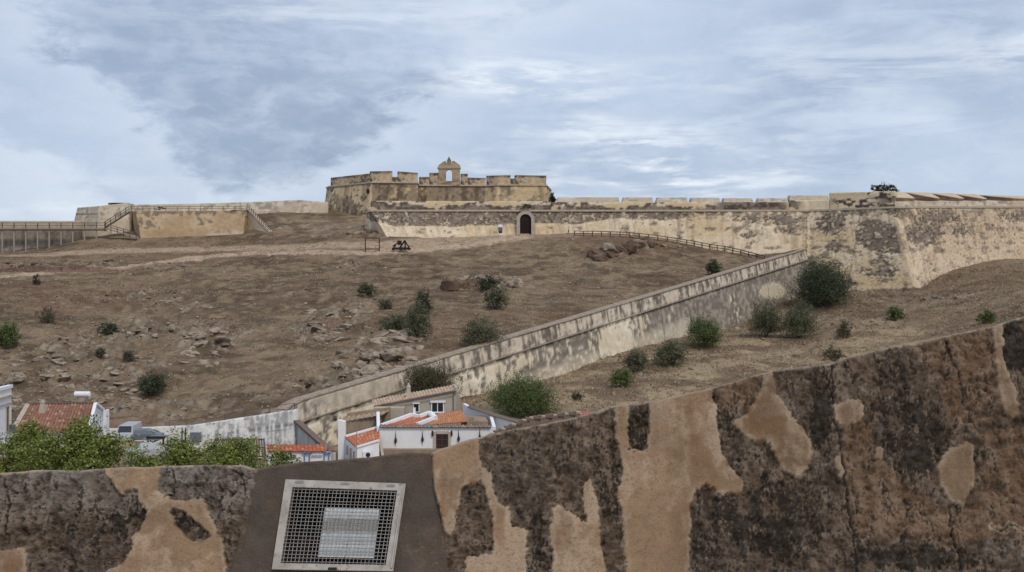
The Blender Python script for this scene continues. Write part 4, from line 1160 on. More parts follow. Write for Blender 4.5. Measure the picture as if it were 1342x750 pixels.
BUSH = [
 (1070, 404, 80, 60, 'dark', 'largest dark green leafy tree, against the foot of the fort corner', 'tree', 'broadleaf_tree'),
 (1048, 443, 48, 48, 'olive', 'olive green rounded bush right in front of the big dark tree', 'bush', 'bush'),
 (1003, 444, 38, 50, 'olive', 'tall narrow olive green bush left of the big dark tree at the wall foot', 'bush', 'bush'),
 (920, 456, 48, 42, 'green', 'rounded green bush below the sloping wall, just left of its dark upper stretch', 'bush', 'bush'),
 (881, 483, 44, 36, 'olive', 'broad olive bush below the sloping wall with a smaller bush at its left', 'bush', 'bush'),
 (833, 489, 36, 32, 'olive', 'grey-green bush below the sloping wall beside a pale boulder', 'bush', 'bush'),
 (815, 509, 30, 23, 'green', 'small low green bush in straw grass, lowest of those below the sloping wall', 'bush', 'bush'),
 (687, 549, 82, 55, 'green', 'fresh green spreading tree beside the tiled white garden wall', 'tree', 'garden_tree'),
 (629, 458, 50, 39, 'olive', 'round dome-shaped bush just above the coping of the sloping wall', 'bush', 'bush'),
 (651, 408, 32, 31, 'olive', 'round pale olive bush in front of the small rock ledge on the hill', 'bush', 'bush'),
 (639, 382, 26, 21, 'dark', 'small dark bush growing out of the rock ledge on the hill', 'bush', 'bush'),
 (556, 412, 25, 31, 'dark', 'upright dark green bush behind the long bushy clump on the hillside', 'bush', 'bush'),
 (519, 432, 48, 26, 'olive', 'low spreading left half of the bushy clump above the pale rocks', 'bush', 'bush'),
 (547, 447, 34, 46, 'olive', 'taller right half of the bushy clump above the pale rocks', 'bush', 'bush'),
 (505, 409, 20, 15, 'dry', 'little grey-brown shrub just above the bushy clump', 'bush', 'bush'),
 (480, 390, 23, 20, 'olive', 'lone small olive bush on the open hillside below the square timber frame', 'bush', 'bush'),
 (199, 519, 42, 34, 'dark', 'dark scraggy bush on the rocky slope above the white lane wall', 'bush', 'bush'),
 (143, 441, 27, 20, 'dark', 'small dark bush among pale stones on the left hillside', 'bush', 'bush'),
 (8, 456, 38, 37, 'green', 'green bush cut by the left edge of the picture on the hillside', 'bush', 'bush'),
 (935, 361, 23, 20, 'dark', 'small dark bush just behind the upper end of the sloping wall', 'bush', 'bush'),
 (1173, 420, 22, 20, 'green', 'small green bush on the dry slope right of the big dark tree', 'bush', 'bush'),
 (1294, 424, 28, 16, 'green', 'flat green bush peeping over the near wall at far right', 'bush', 'bush'),
 (1106, 444, 24, 25, 'thin', 'thin brownish green shrub right of the olive bush by the big tree', 'bush', 'bush'),
 (1091, 472, 28, 21, 'thin', 'faded low shrub in straw grass behind the near wall', 'bush', 'bush'),
 (63, 426, 22, 22, 'dry', 'bare grey-brown shrub on the upper left hillside', 'bush', 'bush'),
 (48, 373, 9, 15, 'dry', 'tiny upright dry shrub beside the upper track at left', 'bush', 'bush'),
 (757, 531, 16, 13, 'thin', 'tiny faded shrub in the straw grass right of the garden tree', 'bush', 'bush'),
 (132, 473, 14, 13, 'dry', 'small dry shrub among rocks, left of a matching pair on the left slope', 'bush', 'bush'),
 (168, 476, 16, 18, 'dry', 'small dry shrub among rocks, right of a matching pair on the left slope', 'bush', 'bush'),
 (406, 512, 12, 12, 'dry', 'tiny dry shrub on bare earth above the upper end of the lane wall', 'bush', 'bush'),
 (724, 262, 9, 13, 'dark', 'small dark shrub at the right foot of the keep', 'bush', 'bush'),
]
for i, (px_, py_, wp, hp, kd, lb, ct, nm) in enumerate(BUSH):
    base_ = None
    if px_ == 724: base_ = Vector((X(724, 268), 268, Z(265, 268) - 0.3))
    if px_ == 687: base_ = gplace(687, 548)
    bush(px_, py_, wp, hp, kd, lb, ct, nm, seed=i, base=base_, sparse=(kd in ('dry', 'thin')), dens=1.5 if wp > 70 else 1.0)
# thin scrubby tree in front of the ramp wall above the beige house
bs = Vector((X(565, 137), 137, -15.2))
bush(565, 510, 66, 56, 'thin', 'thin olive-brown scrubby tree overhanging the sloping wall above the beige house', 'tree', 'scrubby_tree', base=bs, seed=77, dens=1.6, trunk=0.1)
# pines peeping over the fort
for k, (px_, w_, h_, lb) in enumerate(((1147, 13, 9, 'leftmost small dark crown peeping over the bastion top'), (1157, 17, 11, 'middle dark crown peeping over the bastion top'), (1168, 14, 9, 'rightmost small dark crown peeping over the bastion top'))):
    b_ = Vector((X(px_, 275), 275, 16.0)); hh = (Z(251 - h_, 275) - 16.0) / 275 * F
    root = thing('pine_tree', lb, 'tree', b_, 'tree crowns beyond the bastion')
    ww = w_ * 275 / F; zt_ = Z(251 - h_, 275)
    lob = [(0, 0, zt_ - 16 - 1.0, ww * .5, ww * .5, 1.1), (ww * .2, 0, zt_ - 16 - 2.0, ww * .5, ww * .5, 1.1)]
    link('crown', foliage_mesh('crown', lob, 900, 0.34, KINDS['dark'], k), M['leaf'], root, tuple(b_))
    MB().tube([b_, b_ + Vector((.2, 0, zt_ - 17))], [.22, .1], 7).build('trunk', M['bark'], root)
# plant growing from the wall over the gate
b_ = Vector((X(690, 254), 254.0, Z(276, 254)))
root = thing('wall_plant', 'dark plant hanging from the masonry just above the arched gate', 'plant', b_)
link('foliage', foliage_mesh('foliage', [(0, 0, 0.8, 1.3, 0.6, 0.8)], 450, 0.26, KINDS['thin'], 3), M['leaf'], root, tuple(b_))
b_ = V(211, 276, 262.4)
root = thing('wall_plant', 'dark plant growing through the railing on the terrace wall', 'plant', b_)
link('foliage', foliage_mesh('foliage', [(0, 0, 0.4, 1.5, 0.5, 0.45)], 260, 0.24, KINDS['dark'], 4), M['leaf'], root, tuple(b_))

# near trees behind the wall at lower left
def near_tree(name, pxc, pyt, wpx, d_, zb, kind, label, n, lf, seed, lob=None, group=None):
    zb = gz(X(pxc, d_), d_); b_ = Vector((X(pxc, d_), d_, zb)); zt_ = Z(pyt, d_); h_ = zt_ - zb; w_ = wpx * d_ / F
    root = thing(name, label, 'tree', b_, group); r = random.Random(seed); lobes = []
    for k in range(13):
        a = r.uniform(0, 6.283); rr = r.uniform(.15, .75) * w_ / 2
        s = w_ * r.uniform(.16, .26); cz = h_ - s * .9 - (rr / (w_ / 2)) ** 2 * h_ * .16 - r.uniform(0, .30) * h_
        lobes.append((math.cos(a) * rr, math.sin(a) * rr * .8, cz, s, s, s * .85))
    lobes.append((0, 0, h_ * .72, w_ * .28, w_ * .28, h_ * .24))
    link('crown', foliage_mesh('crown', lobes, n, lf, KINDS[kind], seed, clump=0.36, fill=.45), M['leaf'], root, tuple(b_))
    MB().tube([b_ - Vector((0, 0, .6)), b_ + Vector((.15, 0, h_ * .3)), b_ + Vector((0, 0, h_ * .6))], [.28, .2, .1], 9).build('trunk', M['bark'], root)
    for k in range(7):
        l = lobes[k]; MB().tube([b_ + Vector((0, 0, h_ * .32)), b_ + Vector((l[0] * .5, l[1] * .5, l[2] * .66)), b_ + Vector((l[0], l[1], l[2] + l[5] * .4))], [.12, .07, .02], 6).build('branch', M['bark'], root)
    return root
near_tree('leafy_tree', 28, 545, 100, 52, -14.3, 'bright', 'bright green leafy tree in the lower left corner, in front of the red-roofed house', 17000, .12, 1)
near_tree('leafy_tree', 106, 540, 136, 50, -14.0, 'bright', 'tallest bright green tree below the gable of the red-roofed house', 26000, .12, 2)
near_tree('leafy_tree', 232, 558, 104, 50, -14.0, 'bright', 'bright green tree top below the streaked white lane wall', 18000, .115, 3)
near_tree('leafy_tree', 302, 566, 124, 48, -13.6, 'bright', 'bright green tree top in front of the slatted pergola', 21000, .115, 4)
near_tree('leafy_tree', 366, 577, 68, 46, -13.0, 'bright', 'small bright green tree top in front of the orange lean-to roof', 7000, .11, 5)
near_tree('leafy_tree', 182, 577, 92, 47, -13.4, 'bright', 'low bright green tree top in front of the parked vehicles', 12000, .11, 6)

# ------------------------------------------------------------------ rocks
def rock_mesh(seed, sub=3):
    bm = bmesh.new(); bmesh.ops.create_icosphere(bm, subdivisions=sub, radius=1)
    me_ = bpy.data.meshes.new('boulder'); bm.to_mesh(me_); bm.free()
    n = len(me_.vertices); co = np.empty(n * 3); me_.vertices.foreach_get('co', co); co = co.reshape(-1, 3)
    r = np.random.default_rng(seed)
    for _ in range(11):                                   # facet cuts
        d = r.normal(size=3); d /= np.linalg.norm(d); h = r.uniform(.45, .85); s = co @ d
        co = np.where((s > h)[:, None], co - (s - h)[:, None] * d * 0.92, co)
    nn = fbm(co[:, 0] * 2.2 + seed, co[:, 2] * 2.2 + co[:, 1] * 1.7, 4, seed) - .5
    co = co * (1 + nn * .35)[:, None]
    me_.vertices.foreach_set('co', co.ravel())
    k = ss(fbm(co[:, 0] * 2 + 9, co[:, 1] * 2 + co[:, 2] * 3, 4, seed + 3), .35, .65)
    c_ = lerp((0.19, 0.150, 0.112), (0.37, 0.305, 0.235), k)
    at = me_.attributes.new('Col', 'FLOAT_COLOR', 'POINT'); c4 = np.ones((n, 4)); c4[:, :3] = c_; at.data.foreach_set('color', c4.ravel().astype(np.float32))
    me_.materials.append(M['rock']); me_.update()
    return me_
RM = [rock_mesh(s) for s in range(9)]
RMD = []
for m_ in RM[:5]:
    q_ = m_.copy(); n_ = len(q_.vertices); c4 = np.empty(n_ * 4, np.float32); q_.attributes['Col'].data.foreach_get('color', c4)
    c4 = c4.reshape(-1, 4); c4[:, :3] *= np.array([.50, .42, .40]); q_.attributes['Col'].data.foreach_set('color', c4.ravel()); RMD.append(q_)
def outcrop(name, label, spots, rs, sq=0.7, seed=0, cat='rock outcrop', sink=0.3, dark=0.0):
    r = random.Random(seed); P_ = [gplace(*s) for s in spots]
    root = thing(name, label, cat, P_[0])
    for i, p in enumerate(P_):
        o = bpy.data.objects.new('boulder', RMD[r.randrange(5)] if r.random() < dark else RM[r.randrange(9)]); COL.objects.link(o); o.parent = root
        s = rs * r.uniform(.6, 1.25); o.scale = (s * r.uniform(.9, 1.5), s * r.uniform(.8, 1.2), s * sq * r.uniform(.7, 1.2))
        o.location = p - P_[0] + Vector((0, 0, s * sq * (.10 - sink))); o.rotation_euler = (r.uniform(-.3, .3), r.uniform(-.3, .3), r.uniform(0, 6.28))
    return root
rr_ = random.Random(5)
def along(pts, n, j=2.0):
    o_ = []
    for k in range(n):
        t = k / (n - 1) * (len(pts) - 1); i = min(int(t), len(pts) - 2); f = t - i
        o_.append((pts[i][0] + (pts[i + 1][0] - pts[i][0]) * f + rr_.uniform(-j, j), pts[i][1] + (pts[i + 1][1] - pts[i][1]) * f + rr_.uniform(-j * .5, j * .5)))
    return o_
outcrop('rock_outcrop', 'dark craggy rock ledge on the hillside below the gate path', along([(783, 338), (800, 333), (820, 329), (840, 324), (855, 319)], 34, 5), 1.7, .95, 1, sink=.10, dark=.85)
outcrop('rock_outcrop', 'curved pale rock ledge with a dark bush growing in it', along([(588, 380), (600, 378), (620, 372), (650, 369), (665, 372), (679, 376)], 28, 2), 1.5, .9, 2, sink=.10, dark=.45)
outcrop('rock_outcrop', 'pale jagged rock mass close above the sloping wall', [(rr_.uniform(445, 545), rr_.uniform(462, 500)) for _ in range(60)], 1.25, .6, 3)
outcrop('rock_outcrop', 'pale stones just below the long bushy clump', [(rr_.uniform(500, 552), rr_.uniform(432, 462)) for _ in range(34)], 1.15, .55, 4)
outcrop('rock_outcrop', 'scattered grey rock slabs in the middle of the hillside', [(rr_.uniform(400, 475), rr_.uniform(405, 448)) for _ in range(44)], 1.2, .5, 5)
outcrop('rock_outcrop', 'dark boulders at the left foot of the outer fort wall', [(484, 303), (490, 304), (495, 303), (478, 304), (470, 306), (462, 306), (488, 300), (455, 308)], 1.2, .8, 6, dark=.8)
outcrop('rock_outcrop', 'tumbled pale stones on the left hillside beside a small dark bush', [(rr_.uniform(112, 205), rr_.uniform(425, 452)) for _ in range(18)], .85, .5, 7)
outcrop('rock_outcrop', 'grey rocks right of centre of the left slope', [(rr_.uniform(238, 300), rr_.uniform(435, 480)) for _ in range(36)], 1.1, .55, 8)
outcrop('rock_outcrop', 'broken rocks on the steep slope above the red-roofed house', [(rr_.uniform(5, 190), rr_.uniform(465, 540)) for _ in range(80)], .95, .5, 9, dark=.08)
outcrop('rock_outcrop', 'ruined masonry footing at the base of the fort corner', along([(1112, 381), (1140, 381), (1165, 380), (1197, 379)], 12, 1.5), .8, .6, 10)
outcrop('rock_outcrop', 'row of flat stones on the slope right of the olive bush', along([(1085, 424), (1105, 414), (1125, 402)], 9, 1.5), .85, .5, 11)
outcrop('rock_outcrop', 'low line of stones on the right slope under the fort corner', along([(1212, 395), (1235, 393), (1262, 391)], 8, 1.5), .7, .5, 12)
outcrop('rock_outcrop', 'rocks at the foot of the sloping wall between the bushes', [(798, 466), (806, 464), (960, 432), (966, 430), (838, 490), (846, 492), (1000, 446), (1020, 442)], .8, .7, 13)
outcrop('rock_outcrop', 'small loose rock pile beside the fenced path', [(870, 322), (878, 324), (886, 325), (892, 324)], .8, .5, 14)
outcrop('rock_outcrop', 'stony bank beside the upper track at left', along([(8, 352), (40, 351), (80, 350), (110, 347), (150, 343)], 34, 2), .8, .55, 15, dark=.85)

# scattered stones and dry grass: nobody could count them
def scatter_stones(n, seed):
    r = np.random.default_rng(seed)
    bm = bmesh.new(); bmesh.ops.create_icosphere(bm, subdivisions=1, radius=1); bv = np.array([v.co[:] for v in bm.verts]); bf = np.array([[v.index for v in f.verts] for f in bm.faces]); bm.free()
    d_ = np.sqrt(r.uniform(125 ** 2, 262 ** 2, n * 3)); a = r.uniform(-.50, .50, n * 3); x = a * d_; y = d_
    z0 = height(x, y, False); m = rockmask(x, y, z0)
    keep_ = (r.uniform(size=len(x)) < (0.10 + 0.9 * np.clip(m, 0, 1)) * 0.8)
    yf = np.interp(x, [p[0] for p in FORT], [p[1] for p in FORT]); keep_ &= ~((y > yf - 4) & (x > FORT[0][0])); yd_ = np.interp(x, [p[0] for p in DIV], [p[1] for p in DIV])
    keep_ &= (np.abs(y - yd_) > 4) & ~((y < 131) & (x < 5)) & ~((y > 255) & (x < FORT[0][0]))
    x, y = x[keep_][:n], y[keep_][:n]; z = height(x, y); k = len(x)
    s = 0.10 + 0.30 * r.uniform(size=k) ** 3.0
    ang = r.uniform(0, 6.28, k); sc = np.stack([s * r.uniform(.9, 1.7, k), s, s * r.uniform(.4, .8, k)], -1)
    v = bv[None] * (1 + r.uniform(-.25, .25, (k, len(bv), 1))) * sc[:, None]
    ca, sa = np.cos(ang)[:, None], np.sin(ang)[:, None]
    v = np.stack([v[..., 0] * ca - v[..., 1] * sa, v[..., 0] * sa + v[..., 1] * ca, v[..., 2]], -1) + np.stack([x, y, z], -1)[:, None]
    f = (bf[None] + (np.arange(k) * len(bv))[:, None, None]).reshape(-1, 3)
    c_ = lerp((0.17, 0.13, 0.10), (0.42, 0.35, 0.27), r.uniform(size=k) ** 2)
    return np_mesh('scattered_stones', v.reshape(-1, 3), f, np.repeat(c_, len(bv), 0))
tag(link('scattered_stones', scatter_stones(11000, 2), M['stone']), kind='stuff', label='small pale stones strewn over the dry hillside')
def scatter_grass(n, seed):
    r = np.random.default_rng(seed)
    d_ = np.sqrt(r.uniform(125 ** 2, 258 ** 2, n)); x = r.uniform(-.49, .49, n) * d_; y = d_
    yd_ = np.interp(x, [p[0] for p in DIV], [p[1] for p in DIV]); yf = np.interp(x, [p[0] for p in FORT], [p[1] for p in FORT])
    fr = (y < yd_) | (x > RAMP_B.x)
    den = ss(fbm(x / 6, y / 4, 4, 88), .38, .6)
    k_ = (r.uniform(size=n) < np.where(fr, 0.35 + .65 * den, 0.12 + .5 * den)) & ~((y > yf - 5) & (x > FORT[0][0])) & (np.abs(y - yd_) > 2.5) & ~((y < 131) & (x < 5)) & ~((x < 3) & (y < 134))
    x, y, fr = x[k_], y[k_], fr[k_]; z = height(x, y); m = len(x); P = np.stack([x, y, z], -1)
    V_, F_, C_ = [], [], []
    for b in range(4):
        h = r.uniform(.12, .36, m) * np.where(fr, 1.1, .7); a = r.uniform(0, 6.28, m); wv = r.uniform(.05, .14, m)
        o = np.stack([r.normal(size=m) * .22, r.normal(size=m) * .22, np.full(m, -.05)], -1)
        t_ = np.stack([r.normal(size=m) * .22, r.normal(size=m) * .22, h], -1); s = np.stack([np.cos(a) * wv, np.sin(a) * wv, np.zeros(m)], -1)
        V_.append(np.stack([P + o - s, P + o + s, P + o + t_], 1).reshape(-1, 3))
        c_ = lerp((0.26, 0.20, 0.135), (0.48, 0.38, 0.25), r.uniform(size=m)); C_.append(np.repeat(c_, 3, 0))
    v = np.concatenate(V_); return np_mesh('dry_grass', v, np.arange(len(v)).reshape(-1, 3), np.concatenate(C_))
tag(link('dry_grass', scatter_grass(70000, 3), M['grass']), kind='stuff', label='short straw coloured dry grass over the slopes')

# ------------------------------------------------------------------ things on the plateau
g_ = gplace(488, 329.5)
fr_ = thing('square_timber_frame', 'empty red-brown square timber frame standing beside the track', 'frame', g_)
s_ = g_.y / F; x0, x1 = -9.2 * s_, 9.2 * s_; zt_ = Z(311.5, g_.y) - g_.z; zl = Z(326.5, g_.y) - g_.z
for x_ in (x0, x1): MB().box(g_ + Vector((x_, 0, zt_ / 2 - .1)), (.24, .24, zt_ + .2)).build('post', M['wood_red'], fr_)
MB().box(g_ + Vector((0, 0, zt_ - .12)), (x1 - x0 - .245, .22, .22)).build('top_beam', M['wood_red'], fr_)
MB().box(g_ + Vector((0, 0, zl)), (x1 - x0 - .245, .2, .2)).build('bottom_beam', M['wood_red'], fr_)

g_ = gplace(526, 328.5)
ct_ = thing('siege_engine', 'small dark wooden siege engine on wheels beside the track', 'catapult', g_)
s_ = g_.y / F
q = lambda px_, py_, y_=0.0: Vector((X(px_, g_.y), g_.y + y_, g_.z + (328.5 - py_) * s_))
for y_ in (-.7, .7):
    MB().bar(q(515.5, 325.6, y_), q(536.5, 325.6, y_), .2, .26).build('base_beam', M['wood_dark'], ct_)
    MB().bar(q(524, 325, y_), q(530.5, 315.8, y_), .2).build('upright', M['wood_dark'], ct_)
    MB().bar(q(536.5, 325.5, y_), q(530.5, 315.8, y_), .18).build('brace', M['wood_dark'], ct_)
    MB().bar(q(531, 325.5, y_), q(531, 316, y_), .18).build('upright', M['wood_dark'], ct_)
    for px_ in (516, 526, 531, 536):
        c_ = q(px_, 326.6, y_ * 1.25); w_ = MB()
        w_.tube([c_ + Vector((0, -.07, 0)), c_ + Vector((0, .07, 0))], .34 if px_ != 526 else .42, 16).build('wheel', M['wood_dark'], ct_)
for px_, py_ in ((517, 324.5), (530.5, 316), (523, 321)): MB().bar(q(px_, py_, -.8), q(px_, py_, .8), .18).build('cross_beam', M['wood_dark'], ct_)
MB().bar(q(516, 322.2), q(524.5, 316.5), .22).build('throwing_arm', M['wood_dark'], ct_)
MB().box(q(523.5, 318.5), (.9, .8, .9)).build('counterweight_box', M['wood_dark'], ct_)
MB().box(q(517, 322.5), (.7, .6, .35)).build('sling_cradle', M['wood_dark'], ct_)

g_ = gplace(656, 307.5)
ib = thing('information_stand', 'blue-grey upright information stand with pale top left of the gate', 'sign', g_)
MB().box(g_ + Vector((0, 0, .4)), (.75, .25, .8)).build('plinth', M['black'], ib)
MB().box(g_ + Vector((0, 0, 1.25)), (.85, .18, .9)).build('panel', M['board'], ib)
MB().box(g_ + Vector((0, 0, 2.0)), (.95, .22, .6)).build('header', M['white'], ib)

def person(px_, py_, label, facing=0.4):
    g_ = gplace(px_, py_); root = thing('person', label, 'person', g_)
    J = [((0, 0, .95), .13), ((0, 0, 1.18), .13), ((0, 0.01, 1.40), .15), ((0, 0, 1.52), .06), ((0, -.01, 1.62), .095), ((0, -.01, 1.72), .085),
         ((.17, 0, 1.42), .06), ((.25, .03, 1.16), .045), ((.24, -.08, .93), .035), ((.24, -.12, .83), .03), ((-.17, 0, 1.42), .06), ((-.25, -.02, 1.16), .045), ((-.22, -.14, .94), .035), ((-.21, -.18, .84), .03),
         ((.09, 0, .90), .10), ((.10, -.16, .50), .07), ((.10, -.10, .08), .045), ((.10, -.24, .04), .035), ((-.09, 0, .90), .10), ((-.10, .12, .50), .07), ((-.10, .26, .09), .045), ((-.10, .14, .04), .035)]
    E = [(0, 1), (1, 2), (2, 3), (3, 4), (4, 5), (2, 6), (6, 7), (7, 8), (8, 9), (2, 10), (10, 11), (11, 12), (12, 13), (0, 14), (14, 15), (15, 16), (16, 17), (0, 18), (18, 19), (19, 20), (20, 21)]
    me_ = bpy.data.meshes.new('body'); me_.from_pydata([j[0] for j in J], E, [])
    o = link('body', me_, None, root, tuple(g_))
    for m_ in (M['skin'], M['shirt'], M['trousers']): me_.materials.append(m_)
    sm = o.modifiers.new('skin', 'SKIN'); o.modifiers.new('sub', 'SUBSURF').levels = 1
    for i, (p, r_) in enumerate(J): me_.skin_vertices[0].data[i].radius = (r_, r_)
    me_.skin_vertices[0].data[0].use_root = True
    dg = bpy.context.evaluated_depsgraph_get(); me2 = bpy.data.meshes.new_from_object(o.evaluated_get(dg))
    o.modifiers.clear(); o.data = me2
    if len(me2.materials) < 3:
        me2.materials.clear()
        for m_ in (M['skin'], M['shirt'], M['trousers']): me2.materials.append(m_)
    for p in me2.polygons:
        z = p.center.z; x_ = abs(p.center.x); p.material_index = 2 if z < .98 and not (x_ > .19 and z > .7) else (1 if z < 1.5 and not (x_ > .18 and z < 1.1) else 0); p.use_smooth = True
    h_ = MB(); h_.lathe(g_ + Vector((0, .02, 1.64)), [(.10, 0), (.115, .06), (.10, .12), (.05, .165), (.01, .17)], 12).build('hair', M['hair'], root, smooth=True)
    root.rotation_euler = (0, 0, facing)
person(745, 308, 'person in white top and dark trousers walking at the end of the path fence', 1.9)

# ------------------------------------------------------------------ houses
def wallp(mb, p0, p1, zb, z0, z1, th):
    """upright wall panel p0->p1 (x,y), sloping top z0->z1, thickness th away from the viewer"""
    p0 = Vector((p0[0], p0[1], 0)); p1 = Vector((p1[0], p1[1], 0)); d = (p1 - p0).normalized(); n = Vector((-d.y, d.x, 0)) * th
    mb.hexa([p0 + Vector((0, 0, zb)), p1 + Vector((0, 0, zb)), p1 + n + Vector((0, 0, zb)), p0 + n + Vector((0, 0, zb))],
            [p0 + Vector((0, 0, z0)), p1 + Vector((0, 0, z1)), p1 + n + Vector((0, 0, z1)), p0 + n + Vector((0, 0, z0))]); return mb

def tiles(name, rl, rr, er, el, parent, c1=(0.50, 0.19, 0.10), c2=(0.36, 0.14, 0.085), period=0.28, amp=0.06, course=0.40, seed=0, c3=None, w_=0):
    """barrel tile roof between ridge (rl, rr) and eave (el, er)"""
    rl, rr, er, el = [np.array(list(v)) for v in (rl, rr, er, el)]
    L = np.linalg.norm(er - el); D = np.linalg.norm(rl - el); nc = max(2, int(round(L / period))) * 4 + 1; nr = max(2, int(round(D / course))) * 2
    s = np.linspace(0, 1, nc)[None, :, None]; tt = []
    for k in range(nr // 2): tt += [k / (nr // 2), (k + 0.97) / (nr // 2)]
    t = np.array(tt)[:, None, None]
    P = (el * (1 - s) + er * s) * (1 - t) + (rl * (1 - s) + rr * s) * t
    nm = np.cross(er - el, rl - el); nm /= np.linalg.norm(nm); nm *= np.sign(nm[2])
    ph = (np.arange(nc) % 4) / 4 * 2 * math.pi
    lift = np.array([0.03 if i % 2 == 0 else 0.0 for i in range(len(tt))])[:, None]
    dsp = amp * (0.5 + 0.5 * np.cos(ph))[None, :] + lift
    P = P + nm * dsp[..., None]
    ci = (np.arange(nc) + 1) // 4; ri = np.arange(len(tt)) // 2
    h = _h(np.broadcast_to(ci[None], P.shape[:2]), np.broadcast_to(ri[:, None], P.shape[:2]), 0, seed)
    c_ = lerp(c1, c2, h); c_ = lerp(c_, c3 or (0.52, 0.36, 0.26), ss(_h(np.broadcast_to(ci[None], P.shape[:2]), np.broadcast_to(ri[:, None], P.shape[:2]), 0, seed + 3), .78, .9) * .7)
    c_ = lerp(c_, np.array(c2) * .45, (0.5 - 0.5 * np.cos(ph))[None, :] * 0.55 * np.ones(P.shape[:2]))
    nrr = len(tt); V_ = P.reshape(-1, 3); under = V_ - nm * 0.12
    o = len(V_); fs = [grid_faces(nrr, nc, 0), grid_faces(nrr, nc, o, True)]
    a = np.arange(nc); fs.append(np.stack([a[1:], a[:-1], a[:-1] + o, a[1:] + o], -1))
    b = a + (nrr - 1) * nc; fs.append(np.stack([b[:-1], b[1:], b[1:] + o, b[:-1] + o], -1))
    r0 = np.arange(nrr) * nc; fs.append(np.stack([r0[:-1], r0[1:], r0[1:] + o, r0[:-1] + o], -1)); r1 = r0 + nc - 1; fs.append(np.stack([r1[1:], r1[:-1], r1[:-1] + o, r1[1:] + o], -1))
    org = el
    ob = link('roof_tiles', np_mesh('roof_tiles', np.concatenate([V_, under]) - org, np.concatenate(fs), np.concatenate([c_.reshape(-1, 3)] * 2)), M['tile'], parent, tuple(org))
    ob['kind'] = 'stuff'
    return ob

def window(parent, c, w_, h_, frame=M['white'], lights=2, rz=0.0, fw=0.1):
    f = MB(); m = Matrix.Rotation(rz, 3, 'Z'); c = Vector(c)
    for sx in (-1, 1): f.box(c + m @ Vector((sx * (w_ / 2 - fw / 2), -.03, 0)), (fw, .14, h_), rz)
    for sz in (-1, 1): f.box(c + m @ Vector((0, -.03, sz * (h_ / 2 - fw / 2))), (w_ - 2 * fw, .13, fw), rz)
    if lights == 2: f.box(c + m @ Vector((0, -.03, 0)), (fw * .8, .12, h_ - 2 * fw), rz)
    o = f.build('window', frame, parent)
    MB().box(c + m @ Vector((0, -.005, 0)), (w_ - 2 * fw, .05, h_ - 2 * fw), rz).build('pane', M['glass'], o)
    return o

ZG = -19.6
# 1. white building cut by the left edge
h1 = thing('white_townhouse', 'white flat-roofed building with moulded cornice at the left edge', 'house', (X(0, 104), 108, ZG))
pR = (X(15, 112), 112.0); pL = (X(-55, 98), 98.0)
zt_ = Z(503.5, 112)
d_ = Vector((pR[0] - pL[0], pR[1] - pL[1], 0)).normalized(); n_ = Vector((-d_.y, d_.x, 0))
mb = MB(); prism(mb, [pL, pR, (pR[0] + n_.x * 12, pR[1] + n_.y * 12), (pL[0] + n_.x * 12, pL[1] + n_.y * 12)], ZG, zt_ - .35); mb.build('wall', M['white'], h1)
for z_, o_, hh, mt in ((zt_ - .35, .16, .3, 'white'), (zt_ - 1.15, .22, .14, 'beige'), (zt_ - 1.9, .14, .12, 'beige')):
    q_ = [Vector((pL[0], pL[1], z_)), Vector((pR[0], pR[1], z_)), Vector((pR[0] + n_.x * 12, pR[1] + n_.y * 12, z_))]
    mb = MB(); e = .0
    strip_along('cornice', q_[:2], .5, hh, M['white'] if mt == 'white' else M['pale_stone'], h1, o_)
mb = MB(); prism(mb, [(pL[0], pL[1]), pR, (pR[0] + n_.x * 12, pR[1] + n_.y * 12), (pL[0] + n_.x * 12, pL[1] + n_.y * 12)], zt_ - .348, zt_ - .2); mb.build('roof', M['steps'], h1)
rz_ = math.atan2(d_.y, d_.x)
c_ = Vector((pR[0], pR[1], 0)) - d_ * 1.3; window(h1, (c_.x, c_.y, Z(549, 111)), .75, 2.6, M['dressed'], 1, rz_)
c_ = Vector((pR[0], pR[1], 0)) - d_ * 0.2; MB().box((c_.x + .1, c_.y - .35, Z(562, 111)), (.9, .5, .7)).build('air_conditioner', M['car_grey'], h1)

# 2. red roofed house
h2 = thing('red_roofed_house', 'house with large red tiled roof, chimney and white gable at left', 'house', (X(80, 114), 116, ZG))
R1, R2 = V(38, 530.5, 118), V(123.5, 529.0, 118); E1, E2 = V(17, 567, 112.5), V(114, 567, 112.5)
tiles('roof_tiles', R1, R2, E2, E1, h2, (0.40, 0.20, 0.145), (0.27, 0.135, 0.105), .36, .12, .5, 5, (0.52, 0.38, 0.30))
Bk1, Bk2 = V(42, 541, 123), V(135.5, 538.5, 123)
tiles('roof_tiles', R1 + Vector((0, .1, 0)), R2 + Vector((0, .1, 0)), Bk2, Bk1, h2, (0.42, 0.16, 0.11), (0.30, 0.115, 0.085), .34, .08, .5, 6)
# gable walls
for (r_, e_, b_, nm) in ((R2, E2, Bk2, 'gable_wall'), (R1, E1, Bk1, 'gable_wall')):
    mb = MB(); t_ = 0.3
    pl = [(e_.x, e_.y, ZG), (b_.x, b_.y, ZG), (b_.x, b_.y, b_.z - .12), (r_.x, r_.y, r_.z - .12), (e_.x, e_.y, e_.z - .12)]
    mb.v = [tuple(p) for p in pl] + [(p[0] - t_, p[1], p[2]) for p in pl]
    mb.f = [(0, 1, 2, 3, 4), (9, 8, 7, 6, 5)] + [(k, 5 + k, 5 + (k + 1) % 5, (k + 1) % 5) for k in range(5)]
    mb.build(nm, M['white'], h2)
wallp(MB(), (E1.x, E1.y + .3), (E2.x - .31, E2.y + .3), ZG, E1.z - .12, E2.z - .12, .3).build('front_wall', M['white'], h2)
MB().bar(R2 + Vector((.12, 0, .02)), E2 + Vector((.12, 0, .02)), .34, .2).build('verge', M['white'], h2)
